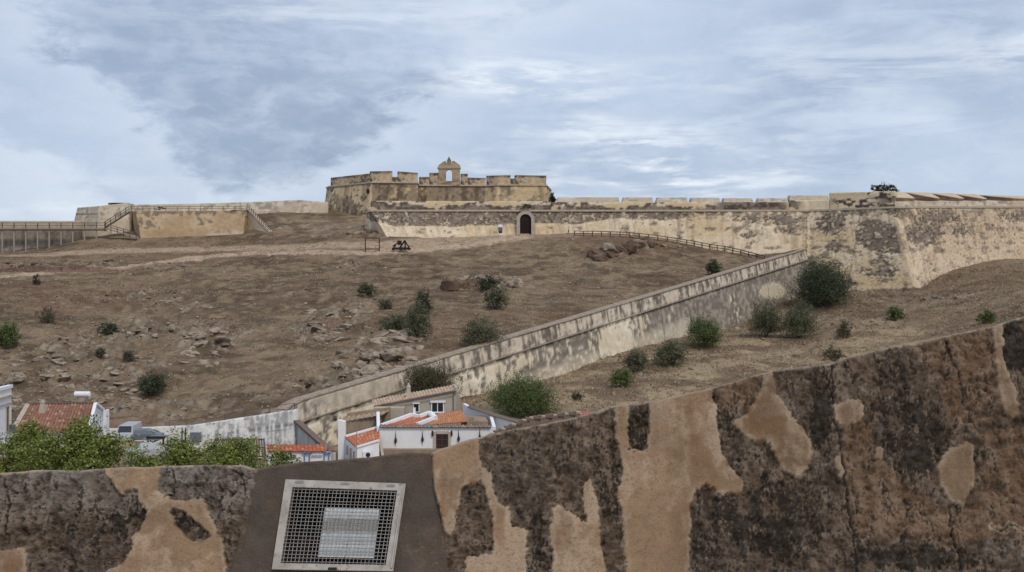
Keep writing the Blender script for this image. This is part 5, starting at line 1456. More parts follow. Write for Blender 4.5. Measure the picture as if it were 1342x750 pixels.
MB().bar(R2 + Vector((.12, .1, .02)), Bk2 + Vector((.12, 0, .02)), .34, .2).build('verge', M['white'], h2)
MB().bar(R1 + Vector((-.1, 0, .03)), E1 + Vector((-.1, 0, .03)), .5, .22).build('verge', M['beige'], h2)
MB().bar(R1 + Vector((0, 0, .14)), R2 + Vector((0, 0, .14)), .28, .16).build('ridge', M['coping'], h2)
ch = V(56, 538, 116.4)
MB().hexa([ch + Vector((-.35, -.3, -.3)), ch + Vector((.35, -.3, -.3)), ch + Vector((.35, .3, -.3)), ch + Vector((-.35, .3, -.3))],
          [ch + Vector((-.2, -.2, .75)), ch + Vector((.2, -.2, .75)), ch + Vector((.2, .2, .75)), ch + Vector((-.2, .2, .75))]).build('chimney', M['beige'], h2)
MB().lathe(ch + Vector((0, 0, .75)), [(.16, 0), (.24, .06), (.24, .12), (.14, .2), (.17, .3), (.05, .4)], 10).build('chimney_pot', M['beige'], h2)
MB().box((X(137, 119), 119.5, (Z(537, 119.5) + ZG) / 2), (.32, .9, Z(537, 119.5) - ZG)).build('end_pier', M['white'], h2)
tk = thing('solar_water_tank', 'white cylindrical water tank on a stand behind the red roof ridge', 'water tank', V(108, 530, 121))
c_ = V(108, 517, 121)
MB().tube([c_ + Vector((-.86, 0, 0)), c_ + Vector((-.8, 0, 0)), c_ + Vector((.8, 0, 0)), c_ + Vector((.86, 0, 0))], [.24, .33, .33, .24], 18).build('tank', M['white'], tk, smooth=False)
for sx in (-.5, .5): MB().bar(c_ + Vector((sx, 0, -.3)), c_ + Vector((sx * 1.1, 0, -1.6)), .07).build('stand_leg', M['metal'], tk)

# 3. lane retaining wall (white, then streaked grey-white)
ln = thing('lane_wall', 'whitewashed retaining wall at the foot of the hill, its higher right part streaked grey', 'wall', V(250, 590, 127))
def c_lane(U, Hh, dep, px, py):
    n1 = fbm(U / 2, Hh / 1.4, 6, 701, .6); n2 = fbm(U / .35, Hh / .35, 4, 702); nv = fbm(U / .22, Hh / 2.4, 5, 703)
    old = ss(px, 240, 247)
    c = lerp((0.74, 0.74, 0.72), (0.64, 0.635, 0.62), n2)
    g = ss(nv * .45 + n1 * .25 + n2 * .3 + .06 * ss(np.abs(dep - 1.6), 1.0, .2), .47, .60)
    o_ = lerp((0.74, 0.74, 0.72), (0.30, 0.30, 0.30), g * .75)
    band = 548 + (386 - px) * 0.135
    o_ = lerp(o_, (0.17, 0.175, 0.18), ss(np.abs(py - band - 8), 3.4, .5) * ss(nv, .35, .55) * .7)
    o_ = lerp(o_, (0.12, 0.12, 0.12), ss(np.abs(py - (563 + (386 - px) * .06)), .8, .2) * (px > 345) * .6)
    return lerp(c, o_, old), (n2 - .5) * .8
wall_face('wall', [V(-900, 566, 127), V(139, 563, 127), V(246, 558.8, 125.5), V(387.5, 537.2, 124.6)], [Vector((X(-900, 126.4), 126.4, ZG)), Vector((X(139, 126.4), 126.4, ZG)), Vector((X(246, 125), 124.9, ZG)), Vector((X(387.5, 124.1), 124.0, ZG))],
          ZG - .5, c_lane, .14, 1.2, .05, ln, mat=M['fort'])
MB().box(V(256.5, 572, 125.0), (1.2, .5, .9)).build('blocked_window', M['car_grey'], ln)
for px_ in (239, 243.5):
    MB().box((X(px_, 125.3), 125.2, (Z(560, 126) + ZG) / 2), (.1, .12, Z(560, 126) - ZG)).build('downpipe', M['black'], ln)
gw_ = thing('garden_wall_spur', 'white spur wall with brown coping sloping down from the lane wall corner', 'wall', V(410, 590, 121))
a_, b_ = V(388.5, 553.5, 124.4), V(434, 594, 115)
wallp(MB(), (a_.x, a_.y), (b_.x, b_.y), ZG, a_.z, b_.z, .5).build('wall', M['white_old'], gw_)
MB().bar(a_ + Vector((0, .2, .09)), b_ + Vector((0, .2, .09)), .75, .3).build('coping', M['coping'], gw_)
# 4. pergola
pg = thing('slatted_pergola', 'brown slatted pergola roof in front of the streaked lane wall', 'pergola', V(315, 600, 114))
T1, T2, B1_, B2_ = V(283, 575, 119), V(346, 574.5, 119), V(268, 597, 113.5), V(348, 597, 113.5)
for k in range(21):
    t = k / 20; MB().bar(T1.lerp(T2, t), B1_.lerp(B2_, t), .13, .10).build('slat', M['wood_red'] if k % 2 else M['wood'], pg)
for t in (0.02, .5, .98): MB().bar(T1.lerp(B1_, t) + Vector((0, 0, -.12)), T2.lerp(B2_, t) + Vector((0, 0, -.12)), .14, .12).build('beam', M['wood'], pg)
for p in (T1, T2, B1_, B2_, T2.lerp(B2_, .5)): MB().box((p.x, p.y, (p.z - .2 + ZG) / 2), (.14, .14, p.z - .2 - ZG)).build('post', M['greywood'], pg)
# 5. lean-to with orange tiles and blue trimmed gateway
h5 = thing('orange_lean_to', 'low building with orange tiled lean-to roof and blue-trimmed white front', 'outbuilding', V(390, 600, 113))
tiles('roof_tiles', V(350, 583.5, 115.5), V(426, 583, 115.5), V(428, 592, 112.8), V(350, 592, 112.8), h5, (0.52, 0.17, 0.09), (0.40, 0.13, 0.075), .42, .10, .6, 9)
wallp(MB(), (X(351, 113), 113), (X(433, 113), 113), ZG, Z(592.6, 113), Z(592.6, 113), .3).build('front_wall', M['white'], h5)
wallp(MB(), (X(351, 115.6), 115.6), (X(428, 115.6), 115.6), ZG, Z(583.8, 115.6), Z(583.8, 115.6), .3).build('rear_wall', M['white_old'], h5)
for px_ in (399, 405.5, 425, 431): MB().box((X(px_, 112.8), 112.85, Z(600, 112.8)), (.09, .12, 1.3)).build('blue_trim', M['blue'], h5)
MB().box((X(402, 112.8), 112.83, Z(593.6, 112.8)), (.95, .2, .1)).build('blue_trim', M['blue'], h5)
MB().box((X(429, 112.8), 112.83, Z(593.6, 112.8)), (.75, .2, .1)).build('blue_trim', M['blue'], h5)
MB().box((X(415, 112.8), 112.86, Z(597.5, 112.8)), (1.1, .1, .06)).build('blue_trim', M['blue'], h5)

# 6. small annexe with orange roof and white end wall
h6 = thing('white_annexe', 'small white annexe with orange sloping roof and air conditioner beside the main white house', 'house', V(470, 600, 114))
c1, c2, c3_, c4 = V(452.5, 573.5, 116), V(497, 561.0, 118.2), V(497, 577, 113.2), V(467, 586, 112)
tiles('roof_tiles', c1, c2, c3_, c4, h6, (0.56, 0.19, 0.10), (0.46, 0.16, 0.09), .28, .05, .5, 12)
wallp(MB(), (c1.x, c1.y), (c4.x, c4.y), ZG, c1.z - .14, c4.z - .14, .3).build('side_wall', M['white'], h6)
wallp(MB(), (c4.x + .02, c4.y), (c3_.x, c3_.y), ZG, c4.z - .14, c3_.z - .14, .3).build('front_wall', M['white'], h6)
MB().bar(c1 + Vector((0, .1, .08)), c2 + Vector((0, .1, .08)), .32, .26).build('verge', M['white'], h6)
MB().bar(c4 + Vector((0, -.05, 0)), c3_ + Vector((0, -.05, 0)), .2, .18).build('verge', M['white'], h6)
wallp(MB(), (X(443, 116.2), 116.2), (X(452, 116.2), 116.2), ZG, Z(551, 116), Z(553, 116), .8).build('end_wall', M['white'], h6)
dd_ = (c4 - c1); ang_ = math.atan2(dd_.y, dd_.x)
for t, hh in ((.25, 1.0), (.55, 1.1), (.85, 1.15)):
    p = c1.lerp(c4, t); window(h6, (p.x - .02, p.y - .02, Z(590 + t * 7, 114)), .36, hh, M['dressed'], 1, ang_, .05)
ac = V(482, 596, 112.3)
acu = MB().box(ac + Vector((0, 0, 0)), (.95, .35, .7), bevel if False else 0).build('air_conditioner', M['white'], h6)
MB().tube([ac + Vector((.05, -.2, 0)), ac + Vector((.05, -.17, 0))], .24, 14).build('fan_grille', M['black'], acu)
pl_ = thing('antenna_pole', 'thin bare metal pole rising beside the annexe roof', 'pole', V(467.5, 605, 111.5))
MB().tube([V(467.5, 612, 111.5), V(467.5, 546, 111.5)], .035, 6).build('pole', M['metal'], pl_)

# 7. main white house
h7 = thing('white_house', 'long white house with stone-framed window and iron ornaments on its wall', 'house', V(570, 600, 117))
d7 = 116.0; zt7 = Z(559.3, d7)
wallp(MB(), (X(497.3, d7), d7), (X(645.5, d7), d7), ZG, zt7, zt7, .4).build('front_wall', M['white'], h7)
wallp(MB(), (X(645.5, d7), d7 + .01), (X(640, 125), 125), ZG, zt7 - .01, zt7 + .6, -.35).build('side_wall', M['white'], h7)
wallp(MB(), (X(497.5, d7), d7 + .41), (X(497.5, 122), 122), ZG, zt7 - .02, zt7 + .9, .35).build('side_wall', M['white'], h7)
tiles('roof_tiles', V(499, 557.4, 117.3), V(643, 557.4, 117.3), V(644, 560.2, 115.75), V(497, 560.2, 115.75), h7, (0.30, 0.22, 0.18), (0.20, 0.15, 0.13), .42, .12, .7, 21)
tiles('roof_tiles', V(537, 546.2, 121), V(563, 544.6, 121.5), V(546, 557.8, 117.4), V(506, 557.8, 117.4), h7, (0.56, 0.19, 0.11), (0.46, 0.15, 0.09), .28, .05, .5, 22)
tiles('roof_tiles', V(568, 543.5, 123), V(604, 536.8, 124), V(613, 552.5, 118.6), V(563, 557.0, 117.6), h7, (0.55, 0.25, 0.13), (0.46, 0.20, 0.11), .26, .04, .6, 23)
for p, q_ in ((V(500, 559, 117.2), V(540, 544.5, 121)), (V(540, 544.5, 121), V(549, 547, 120.5)), (V(549, 547, 120.5), V(563, 541.8, 121.5)), (V(547, 557.5, 117.6), V(569, 549.0, 119.6))):
    MB().bar(p + Vector((0, 0, .1)), q_ + Vector((0, 0, .1)), .36, .34).build('roof_parapet', M['white'], h7)
MB().tube([V(563, 542, 121.3), V(566, 543.5, 120.6), V(570.5, 549, 119.5)], [.3, .34, .34], 10).build('roof_parapet', M['white'], h7)
MB().box(V(543, 541, 121), (.25, .3, 1.1)).build('vent_pipe', M['white'], h7)
prism(MB(), [(X(612, 118.5), 118.5), (X(640, 118.5), 118.5), (X(636, 124), 124), (X(604, 124), 124)], zt7 - .8, zt7 + .25).build('flat_roof', M['mud'], h7)
MB().box(V(618, 549.5, 119), (.55, .5, .5)).build('roof_vent', M['mud'], h7)
# stone framed window with wooden light, lower half hidden by the near wall
c_ = Vector((X(579.5, d7), d7, Z(577.5, d7)))
sf = MB()
for sx in (-1, 1): sf.box(c_ + Vector((sx * .78, -.05, 0)), (.26, .22, 1.9))
sf.box(c_ + Vector((0, -.052, .86)), (1.28, .22, .3)); wf_ = sf.build('window', M['beige'], h7)
MB().box(c_ + Vector((0, -.01, -.15)), (1.28, .08, 1.65)).build('pane', M['glass'], wf_)
wo = MB()
for sx in (-.58, 0, .58): wo.box(c_ + Vector((sx, -.07, -.15)), (.1, .06, 1.65))
for sz in (.6, .1, -.5): wo.box(c_ + Vector((0, -.068, sz)), (1.1, .05, .09))
wo.build('wooden_sash', M['wood_red'], wf_)
for sx in (-1, 1):
    MB().lathe(c_ + Vector((sx * 1.0, -.16, .45)), [(.02, 0), (.09, .1), (.12, .3), (.08, .42), (.12, .52), (.03, .62)], 8).build('stone_ornament', M['black'], h7)
for px_, py_ in ((518.5, 574), (553.7, 572.5), (601, 571.5), (628.7, 570)):
    p = V(px_, py_, d7 - .12)
    MB().lathe(p + Vector((0, 0, -.95)), [(.015, 0), (.02, .35), (.10, .45), (.15, .62), (.11, .85), (.05, .95), (.035, 1.2), (.01, 1.7)], 8).build('iron_ornament', M['black'], h7)
prism(MB(), [(X(499, 115), 115), (X(600, 115), 115), (X(600, 115.95), 115.95), (X(499, 115.95), 115.95)], ZG, Z(589.5, 115)).build('rubble_plinth', M['mud'], h7)
MB().bar(V(498, 577, 115.4), V(501.5, 600, 114.2), .3, .3).build('buttress', M['beige'], h7)

# 8. beige house behind
h8 = thing('beige_house', 'beige house with patchy tiled roof and slender chimney behind the white house', 'house', V(545, 555, 128))
d8 = 127.0
wallp(MB(), (X(492, d8), d8), (X(597, d8), d8), ZG, Z(531.5, d8), Z(511, d8), .4).build('front_wall', M['beige'], h8)
wallp(MB(), (X(597, d8), d8), (X(604, 131), 131), ZG, Z(508, d8), Z(524, 131), .3).build('side_wall', M['beige'], h8)
tiles('roof_tiles', V(487, 524.5, 131), V(594, 505.0, 131), V(597, 511.5, 126.7), V(490, 532, 126.7), h8, (0.60, 0.50, 0.40), (0.45, 0.30, 0.21), .36, .10, .55, 31, (0.66, 0.57, 0.46))
MB().bar(V(595.5, 506, 130), V(598.5, 510.5, 126.6), .3, .4).build('verge', M['beige'], h8)
ch = V(535.5, 521.5, 128.2)
MB().hexa([ch + Vector((-.3, -.3, -.3)), ch + Vector((.3, -.3, -.3)), ch + Vector((.3, .3, -.3)), ch + Vector((-.3, .3, -.3))],
          [ch + Vector((-.2, -.2, 1.15)), ch + Vector((.2, -.2, 1.15)), ch + Vector((.2, .2, 1.15)), ch + Vector((-.2, .2, 1.15))]).build('chimney', M['beige'], h8)
MB().lathe(ch + Vector((0, 0, 1.15)), [(.2, 0), (.27, .05), (.22, .25), (.12, .38), (.13, .48), (.03, .6)], 10).build('chimney_pot', M['beige'], h8)
window(h8, V(573.5, 534, d8 - .02), 1.5, 1.25, M['white'], 2, 0, .12)
MB().box(V(573.8, 526.5, d8 - .12), (1.75, .22, .22)).build('lintel', M['white'], h8)
window(h8, V(545.5, 534.5, d8 - .02), .75, 1.05, M['white'], 1, 0, .09)
MB().box(V(545.5, 528.6, d8 - .12), (.85, .22, .14)).build('lintel', M['white'], h8)
MB().box(V(511, 552, d8 - 1.2), (3.4, 1.8, 3.2)).build('lower_block', M['beige'], h8)

MB().box(V(573.5, 541, d8 - .12), (1.7, .2, .1)).build('sill', M['white'], h8)
MB().tube([V(490, 533, 126.5), V(597, 512.4, 126.5)], .06, 6).build('gutter', M['coping'], h8)
MB().tube([V(594.5, 513, 126.8), V(594.5, 552, 126.8)], .05, 6).build('downpipe', M['coping'], h8)
# 9. mud wall ruin left of it
h9 = thing('ruined_mud_wall', 'ruined brown earthen wall with loose tiles left of the beige house', 'ruin', V(470, 570, 120))
wallp(MB(), (X(449, 120.5), 120.5), (X(500, 122), 122), ZG, Z(553.5, 120.5), Z(541.5, 122), .6).build('wall', M['mud'], h9)
wallp(MB(), (X(455, 123.4), 123.4), (X(512, 124), 124), ZG, Z(542, 123.4), Z(534, 124), .6).build('wall', M['mud'], h9)
tiles('roof_tiles', V(452, 547, 124), V(511, 538.5, 124.5), V(503, 543.5, 121.5), V(447, 554, 120.5), h9, (0.48, 0.37, 0.27), (0.34, 0.25, 0.18), .5, .14, .7, 41, (0.56, 0.46, 0.36))
MB().tube([V(441, 548, 121), V(437, 549, 121)], .28, 8).build('hanging_basket', M['bark'], h9)

# 10. garden wall right of the main house
h10 = thing('tiled_garden_wall', 'curved white garden wall topped with brown tiles, right of the white house', 'wall', V(650, 560, 120))
gp = [V(606.5, 529, 127), V(614, 533.5, 126), V(624, 536.5, 124.8), (V(648, 545, 121.8)), V(668, 551, 119.6), V(679, 553, 118.6)]
for a_, b_ in zip(gp[:-1], gp[1:]): wallp(MB(), (a_.x, a_.y), (b_.x, b_.y), ZG, a_.z, b_.z, .4).build('wall', M['white'], h10)
for a_, b_ in zip(gp[1:-1], gp[2:]):
    L = (b_ - a_).length; k = max(1, int(L / .42))
    for i in range(k): 
        p = a_.lerp(b_, (i + .5) / k); MB().bar(p + Vector((-.1, -.42, .02)), p + Vector((.1, .75, .16)), .34, .12).build('coping_tile', M['coping'], h10)
h11 = thing('rubble_garden_wall', 'low dark rubble wall with broken tiles just behind the near wall', 'wall', V(670, 565, 110))
a_, b_ = V(643, 571, 110), V(694, 549.5, 114); c_ = V(760, 542, 118)
for s_, e_, st_ in ((a_, b_, 1), (b_, c_, 2)):
    wallp(MB(), (s_.x, s_.y), (e_.x, e_.y), ZG, s_.z, e_.z, .6).build('wall', M['coping'], h11)
    k = int((e_ - s_).length / .5)
    for i in range(k):
        p = s_.lerp(e_, (i + .5) / k); MB().box(p + Vector((0, .2, .1)), (.42, .5 + .2 * (i % 3), .2 + .08 * ((i * 7) % 3)), .3 * ((i * 5) % 3 - 1)).build('coping_stone', M['coping'] if i % 3 else M['pale_stone'], h11)
mb = thing('red_shed_roof', 'sliver of a red tiled shed roof beyond the near wall, right of the garden tree', 'shed', V(757, 548, 118))
tiles('roof_tiles', V(738, 541.5, 121), V(773, 538.5, 121), V(776, 546, 117.8), V(737, 548, 117.8), mb, (0.45, 0.20, 0.15), (0.33, 0.15, 0.12), .34, .07, .5, 51)
wallp(MB(), (X(738, 118), 118), (X(775, 118), 118), ZG, Z(548, 118), Z(546.5, 118), .3).build('wall', M['white_old'], mb)
wallp(MB(), (X(738, 121), 121), (X(773, 121), 121), ZG, Z(542, 121), Z(539.2, 121), .3).build('wall', M['white_old'], mb)

# ------------------------------------------------------------------ vehicles below the lane wall
def car(px_, d_, pyroof, rz, paint, label, van=False, name='parked_car'):
    L_, W_, H_ = (4.6, 1.75, 1.9) if van else (4.2, 1.75, 1.45); zb = gz(X(px_, d_), d_)
    c0 = Vector((X(px_, d_), d_, zb)); root = thing(name, label, 'van' if van else 'car', c0)
    prof = [(-L_ / 2, .35), (-L_ / 2, .85), (-L_ / 2 + .15, .95), (-L_ / 2 + .95, 1.02)] + ([(-L_ / 2 + 1.45, H_ - .08), (L_ / 2 - .05, H_)] if van else [(-L_ / 2 + 1.5, H_ - .03), (L_ / 2 - 1.5, H_), (L_ / 2 - .55, 1.0)]) + [(L_ / 2, .9), (L_ / 2, .35)]
    m = Matrix.Rotation(rz, 4, 'Z'); mb = MB(); n = len(prof)
    for s in (-1, 1):
        for x_, z_ in prof: mb.v.append(tuple(c0 + m @ Vector((x_, s * W_ / 2 * (0.86 if z_ > 1.1 else 1), z_))))
    mb.f = [tuple(range(n)), tuple(range(n, 2 * n))[::-1]] + [(k, n + k, n + (k + 1) % n, (k + 1) % n) for k in range(n)]
    b = mb.build('body', paint, root, bevel=.05)
    for s in (-1, 1):
        for x_ in (-L_ / 2 + .8, L_ / 2 - .8):
            p = c0 + m @ Vector((x_, s * (W_ / 2 - .05), .34)); q_ = c0 + m @ Vector((x_, s * (W_ / 2 + .06), .34))
            wh = MB().tube([p, q_], .34, 16).build('wheel', M['rubber'], root)
            MB().tube([p, q_ + (q_ - p) * .12], .19, 12).build('rim', M['car_silver'], wh)
        x0_, x1_ = (-L_ / 2 + 1.25, L_ / 2 - (.4 if not van else 2.6))
        g_ = MB(); za, zb2 = 1.06, H_ - .16
        pts = [(x0_ + .1, za), (x1_ - .05, za), (x1_ - (.65 if not van else 0), zb2), (x0_ + .45, zb2)]
        off = W_ / 2 * .90 + .02; off2 = W_ / 2 * .86 + .015
        g_.v = [tuple(c0 + m @ Vector((x_, s * (off if z_ < 1.2 else off2), z_))) for x_, z_ in pts] + [tuple(c0 + m @ Vector((x_, s * (off - .1), z_))) for x_, z_ in pts]
        g_.f = [(0, 1, 2, 3), (7, 6, 5, 4)] + [(k, 4 + k, 4 + (k + 1) % 4, (k + 1) % 4) for k in range(4)]
        g_.build('side_window', M['glass'], root)
        MB().box(c0 + m @ Vector((-L_ / 2 - .01, s * .6, .72)), (.06, .3, .16), rz).build('headlight', M['white'], root)
    w_ = MB(); xa, xb = -L_ / 2 + 1.0, -L_ / 2 + 1.42
    w_.v = [tuple(c0 + m @ Vector(v)) for v in ((xa - .02, -W_ * .42, 1.06), (xa - .02, W_ * .42, 1.06), (xb - .06, W_ * .37, H_ - .14), (xb - .06, -W_ * .37, H_ - .14), (xa + .1, -W_ * .42, 1.02), (xa + .1, W_ * .42, 1.02), (xb + .06, W_ * .37, H_ - .18), (xb + .06, -W_ * .37, H_ - .18))]
    w_.f = [(0, 3, 2, 1), (4, 5, 6, 7)] + [(k, 4 + k, 4 + (k + 1) % 4, (k + 1) % 4)[::-1] for k in range(4)]
    w_.build('windscreen', M['glass'], root)
    return root
car(168, 119, 578.0, R(92), M['car_silver'], 'pale grey boxy van seen over the trees below the lane wall', True, 'parked_van')
car(187, 119, 578.0, R(4), M['car_grey'], 'dark grey parked car between the white van and the dark carport', False)
car(194, 104, 588.2, R(25), M['car_silver'], 'silver car with sloping windscreen, nearest the trees, in front of the grey car', False)
cp = thing('carport_frame', 'dark steel carport frame standing against the lane wall', 'carport', V(205, 590, 112))
for px_ in (194, 214): 
    for d_ in (110.5, 113.5): MB().box((X(px_, d_), d_, (Z(574, d_) + ZG) / 2), (.16, .16, Z(574, d_) - ZG)).build('post', M['black'], cp)
MB().box((X(204, 110.5), 110.5, Z(573.6, 110.5)), (1.85, .2, .24)).build('beam', M['black'], cp)
MB().box((X(204, 112), 112, Z(574.5, 112) + .06), (1.8, 3.2, .08)).build('roof_sheet', M['car_grey'], cp)

# ------------------------------------------------------------------ near wall with grille
LEAN = math.tan(R(30)); Y0, Z0 = 6.0, -1.0
def nw(px_, py_):
    """picture position -> (x, z) on the near wall's plane y = Y0 + LEAN (z - Z0)"""
    k = (375 - py_) / F; y = (Y0 - LEAN * Z0) / (1 - LEAN * k)
    return ((px_ - 671) / F * y, k * y)
def nwy(z): return Y0 + LEAN * (z - Z0)
TOPL = [(-500, 640), (-160, 628), (0, 620), (60, 616.5), (105, 616.5), (150, 614), (220, 611), (270, 609.5), (320, 609.5), (335, 614), (342, 612.5), (400, 606), (470, 599.5), (566, 592), (580, 586), (627, 573), (660, 565), (700, 556.5), (760, 545), (800, 533),
        (860, 525), (930, 508), (1000, 489.5), (1080, 476), (1160, 458), (1250, 437), (1300, 426), (1342, 414.5), (1500, 375), (1760, 320)]
tq = [nw(*p) for p in TOPL]; tx = np.array([p[0] for p in tq]); tz = np.array([p[1] for p in tq])
cols_x = np.concatenate([np.arange(-4.6, -2.9, .03), np.arange(-2.9, 3.1, .0058), np.arange(3.1, 5.0, .03)])
zt = np.interp(cols_x, tx, tz) + (fbm(cols_x * 5, cols_x * 0, 5, 900) - .5) * .022
ZB = -2.35; NRW = 210
tt = np.linspace(0, 1, NRW)[:, None] ** 1.0
XX = np.broadcast_to(cols_x[None], (NRW, len(cols_x))).copy(); vis_b = np.minimum(-1.62, zt - .1)
ZZ = np.where(tt < .92, zt[None] + (vis_b - zt)[None] * (tt / .92), vis_b[None] + (ZB - vis_b)[None] * ((tt - .92) / .08))
SS = ZZ / math.cos(R(30))                                   # distance up the slope, metres
def wob_(x, s, sc, a, sd): return (fbm(x * sc, s * sc, 4, sd) - .5) * a
WX = XX + wob_(XX, SS, 9, .026, 910) + wob_(XX, SS, 45, .022, 911) + wob_(XX, SS, 140, .006, 915); WZ = ZZ + wob_(XX, SS, 9, .026, 912) + wob_(XX, SS, 45, .02, 913) + wob_(XX, SS, 140, .006, 916)
def pmask(poly, soft=.006, wobble=True, grow=0.0):
    q_ = [nw(*p) for p in poly]
    x_, z_ = (WX, WZ) if wobble else (XX, ZZ)
    b_ = (x_ > min(p[0] for p in q_) - .1) & (x_ < max(p[0] for p in q_) + .1)
    d_ = np.full(XX.shape, -1.0)
    d_[b_] = poly_sdf(x_[b_], z_[b_], q_)
    return ss(d_ + grow, -soft, soft), d_
PL = [
 [(130, 605), (218, 600), (206, 630), (206, 645), (222, 655), (250, 655), (268, 657), (283, 690), (294, 715), (300, 790), (120, 790), (140, 748), (158, 742), (172, 722), (172, 706), (188, 688), (192, 672), (183, 655), (181, 643), (168, 642), (160, 650), (150, 640), (143, 628)],
 [(-60, 725), (10, 722), (30, 720), (37, 728), (38, 790), (-60, 790)],
 [(562, 585), (627, 560), (628, 600), (632, 612), (645, 624), (650, 660), (668, 665), (672, 692), (691, 696), (690, 790), (607, 790), (610, 728), (645, 725), (646, 682), (637, 646), (632, 633), (607, 638), (596, 696), (592, 706), (583, 700), (569, 660), (562, 631)],
 [(722, 790), (723, 670), (733, 662), (755, 677), (767, 684), (765, 636), (776, 630), (785, 660), (790, 720), (798, 790)],
 [(804, 515), (823, 515), (824, 590), (848, 590), (849, 510), (929, 495), (938, 534), (942, 570), (947, 599), (960, 617), (976, 636), (970, 645), (945, 649), (927, 638), (914, 644), (906, 662), (901, 790), (822, 790), (817, 696), (810, 649), (816, 617), (812, 592), (805, 574)],
 [(1000, 480), (1012, 480), (1019, 521), (1035, 545), (1054, 563), (1064, 587), (1059, 615), (1042, 628), (1026, 619), (1014, 596), (1007, 584), (977, 573), (958, 554), (975, 547), (991, 524), (998, 505)],
 [(1091, 535), (1115, 522), (1131, 526), (1131, 552), (1103, 559), (1094, 552)],
 [(1094, 605), (1101, 598), (1108, 624), (1101, 627)], [(1147, 587), (1158, 589), (1158, 604), (1147, 602)],
 [(1227, 615), (1241, 589), (1264, 577), (1276, 587), (1277, 633), (1262, 666), (1245, 661), (1229, 633)],
 [(1298, 415), (1311, 415), (1315, 475), (1329, 512), (1336, 545), (1325, 554), (1311, 535), (1304, 493)],
 [(1400, 500), (1450, 520), (1460, 600), (1420, 640), (1390, 580)], [(-200, 640), (-150, 640), (-140, 700), (-190, 720)]]
pm_ = np.zeros(XX.shape); ed = np.full(XX.shape, -1.0)
for p in PL:
    a, d_ = pmask(p); pm_ = np.maximum(pm_, a); ed = np.maximum(ed, d_)
pm_ = ss(ed + (fbm(XX * 70, SS * 70, 4, 951) - .5) * .018, -.002, .004)
hole_, hd = pmask([(222, 666), (240, 672), (262, 688), (278, 703), (268, 709), (245, 706), (232, 690)]); pm_ = pm_ * (1 - hole_); ed = np.where(hole_ > .5, -hd, ed)
G_POLY = [(341, 590), (565, 575), (569, 640), (583, 700), (590, 790), (283, 790), (300, 750), (322, 680)]
gm, gd = pmask(G_POLY, .004, False, 0.0)
gm2, _ = pmask(G_POLY, .004, False, wob_(XX, SS, 12, .045, 930) + wob_(XX, SS, 60, .012, 931) - .004)
pm_ = pm_ * (1 - gm2)
GRP = [(562, 600), (566, 640), (575, 690), (590, 760)]
n1 = fbm(XX * 3, SS * 3, 5, 941); n2 = fbm(XX * 16, SS * 16, 5, 942); n3 = fbm(XX * 60, SS * 60, 3, 943); nv = fbm(XX * 14, SS * 2.2, 5, 944); n5 = fbm(XX * 1.1, SS * 1.1, 3, 945)
cr = ridge(XX * 7 + n1 * 2, SS * 6, 4, 946); crk = ss(cr, .80, .90)
f1, f2, cid = worley(XX * 17 + n2 * 1.6, SS * 13 + n1 * 2, 33); f1b, f2b, cidb = worley(XX * 55 + n2 * 3, SS * 50, 35)
# exposed rough render
rc_ = lerp((0.120, 0.084, 0.058), (0.195, 0.145, 0.104), ss(n2, .35, .65))
rc_ = lerp(rc_, (0.27, 0.212, 0.162), ss(n2 * .5 + n3 * .5, .55, .70) * .45)
rc_ = lerp(rc_, (0.07, 0.056, 0.048), ss(n1 * .5 + n3 * .5, .54, .66) * .7)
PX = 671 + XX / nwy(ZZ) * F; PY = 375 - ZZ / nwy(ZZ) * F
# brown weathered skim at right
bm_ = np.zeros(XX.shape)
for p in ([(1104, 555), (1140, 548), (1152, 600), (1195, 640), (1230, 668), (1262, 672), (1285, 640), (1284, 575), (1300, 560), (1400, 560), (1420, 735), (1300, 700), (1240, 722), (1200, 700), (1150, 706), (1124, 700), (1115, 650), (1106, 610)],
          [(1185, 440), (1296, 415), (1300, 480), (1310, 545), (1290, 560), (1250, 560), (1230, 500), (1205, 470)], [(940, 505), (998, 480), (990, 522), (955, 548), (944, 540)]):
    a, _ = pmask(p, .02); bm_ = np.maximum(bm_, a)
rc_ = lerp(rc_, lerp((0.150, 0.092, 0.055), (0.215, 0.145, 0.095), ss(n2, .35, .65)), bm_ * .85)
rc_ = lerp(rc_, lerp((0.175, 0.148, 0.122), (0.25, 0.215, 0.180), ss(n2, .35, .65)), ss(PX, 350, 330) * ss(PY + (n1 - .5) * 60, 700, 650) * .75)
# black lichen streaks
lm = np.zeros(XX.shape)
for cx, cy, rx, ry, a_ in ((1185, 560, 55, 60, 1.0), (1075, 540, 22, 60, 1.0), (1170, 490, 20, 30, .9), (1330, 455, 18, 40, 1.2), (1010, 690, 110, 60, .85), (836, 555, 14, 34, 1.1), (800, 640, 14, 60, .6), (930, 710, 26, 50, .8), (1200, 730, 140, 16, 1.0), (1255, 600, 30, 60, .3),
                           (130, 700, 70, 34, .55), (250, 690, 26, 18, .8), (178, 668, 16, 22, .7), (705, 700, 16, 50, .5), (950, 545, 14, 25, .6), (1130, 640, 12, 60, .2), (770, 590, 60, 40, .25)):
    d_ = np.sqrt(((PX - cx) / rx) ** 2 + ((PY - cy) / ry) ** 2); lm = np.maximum(lm, a_ * ss(d_ + (n1 - .5) * 1.2, 1.3, .5))
n7 = fbm(XX * 110, SS * 60, 3, 947, .6); nst = fbm(XX * 34, SS * 4.5, 5, 949, .6)
lm = np.maximum(lm, .12 * ss(PX, 850, 950)) * (1 - .65 * bm_); lich = ss(lm + (nst - .5) * 1.8 + (n7 - .5) * 2.0 + (n2 - .5) * 1.3, .50, .70)
rc_ = lerp(rc_, (0.030, 0.024, 0.019), lich * .88)
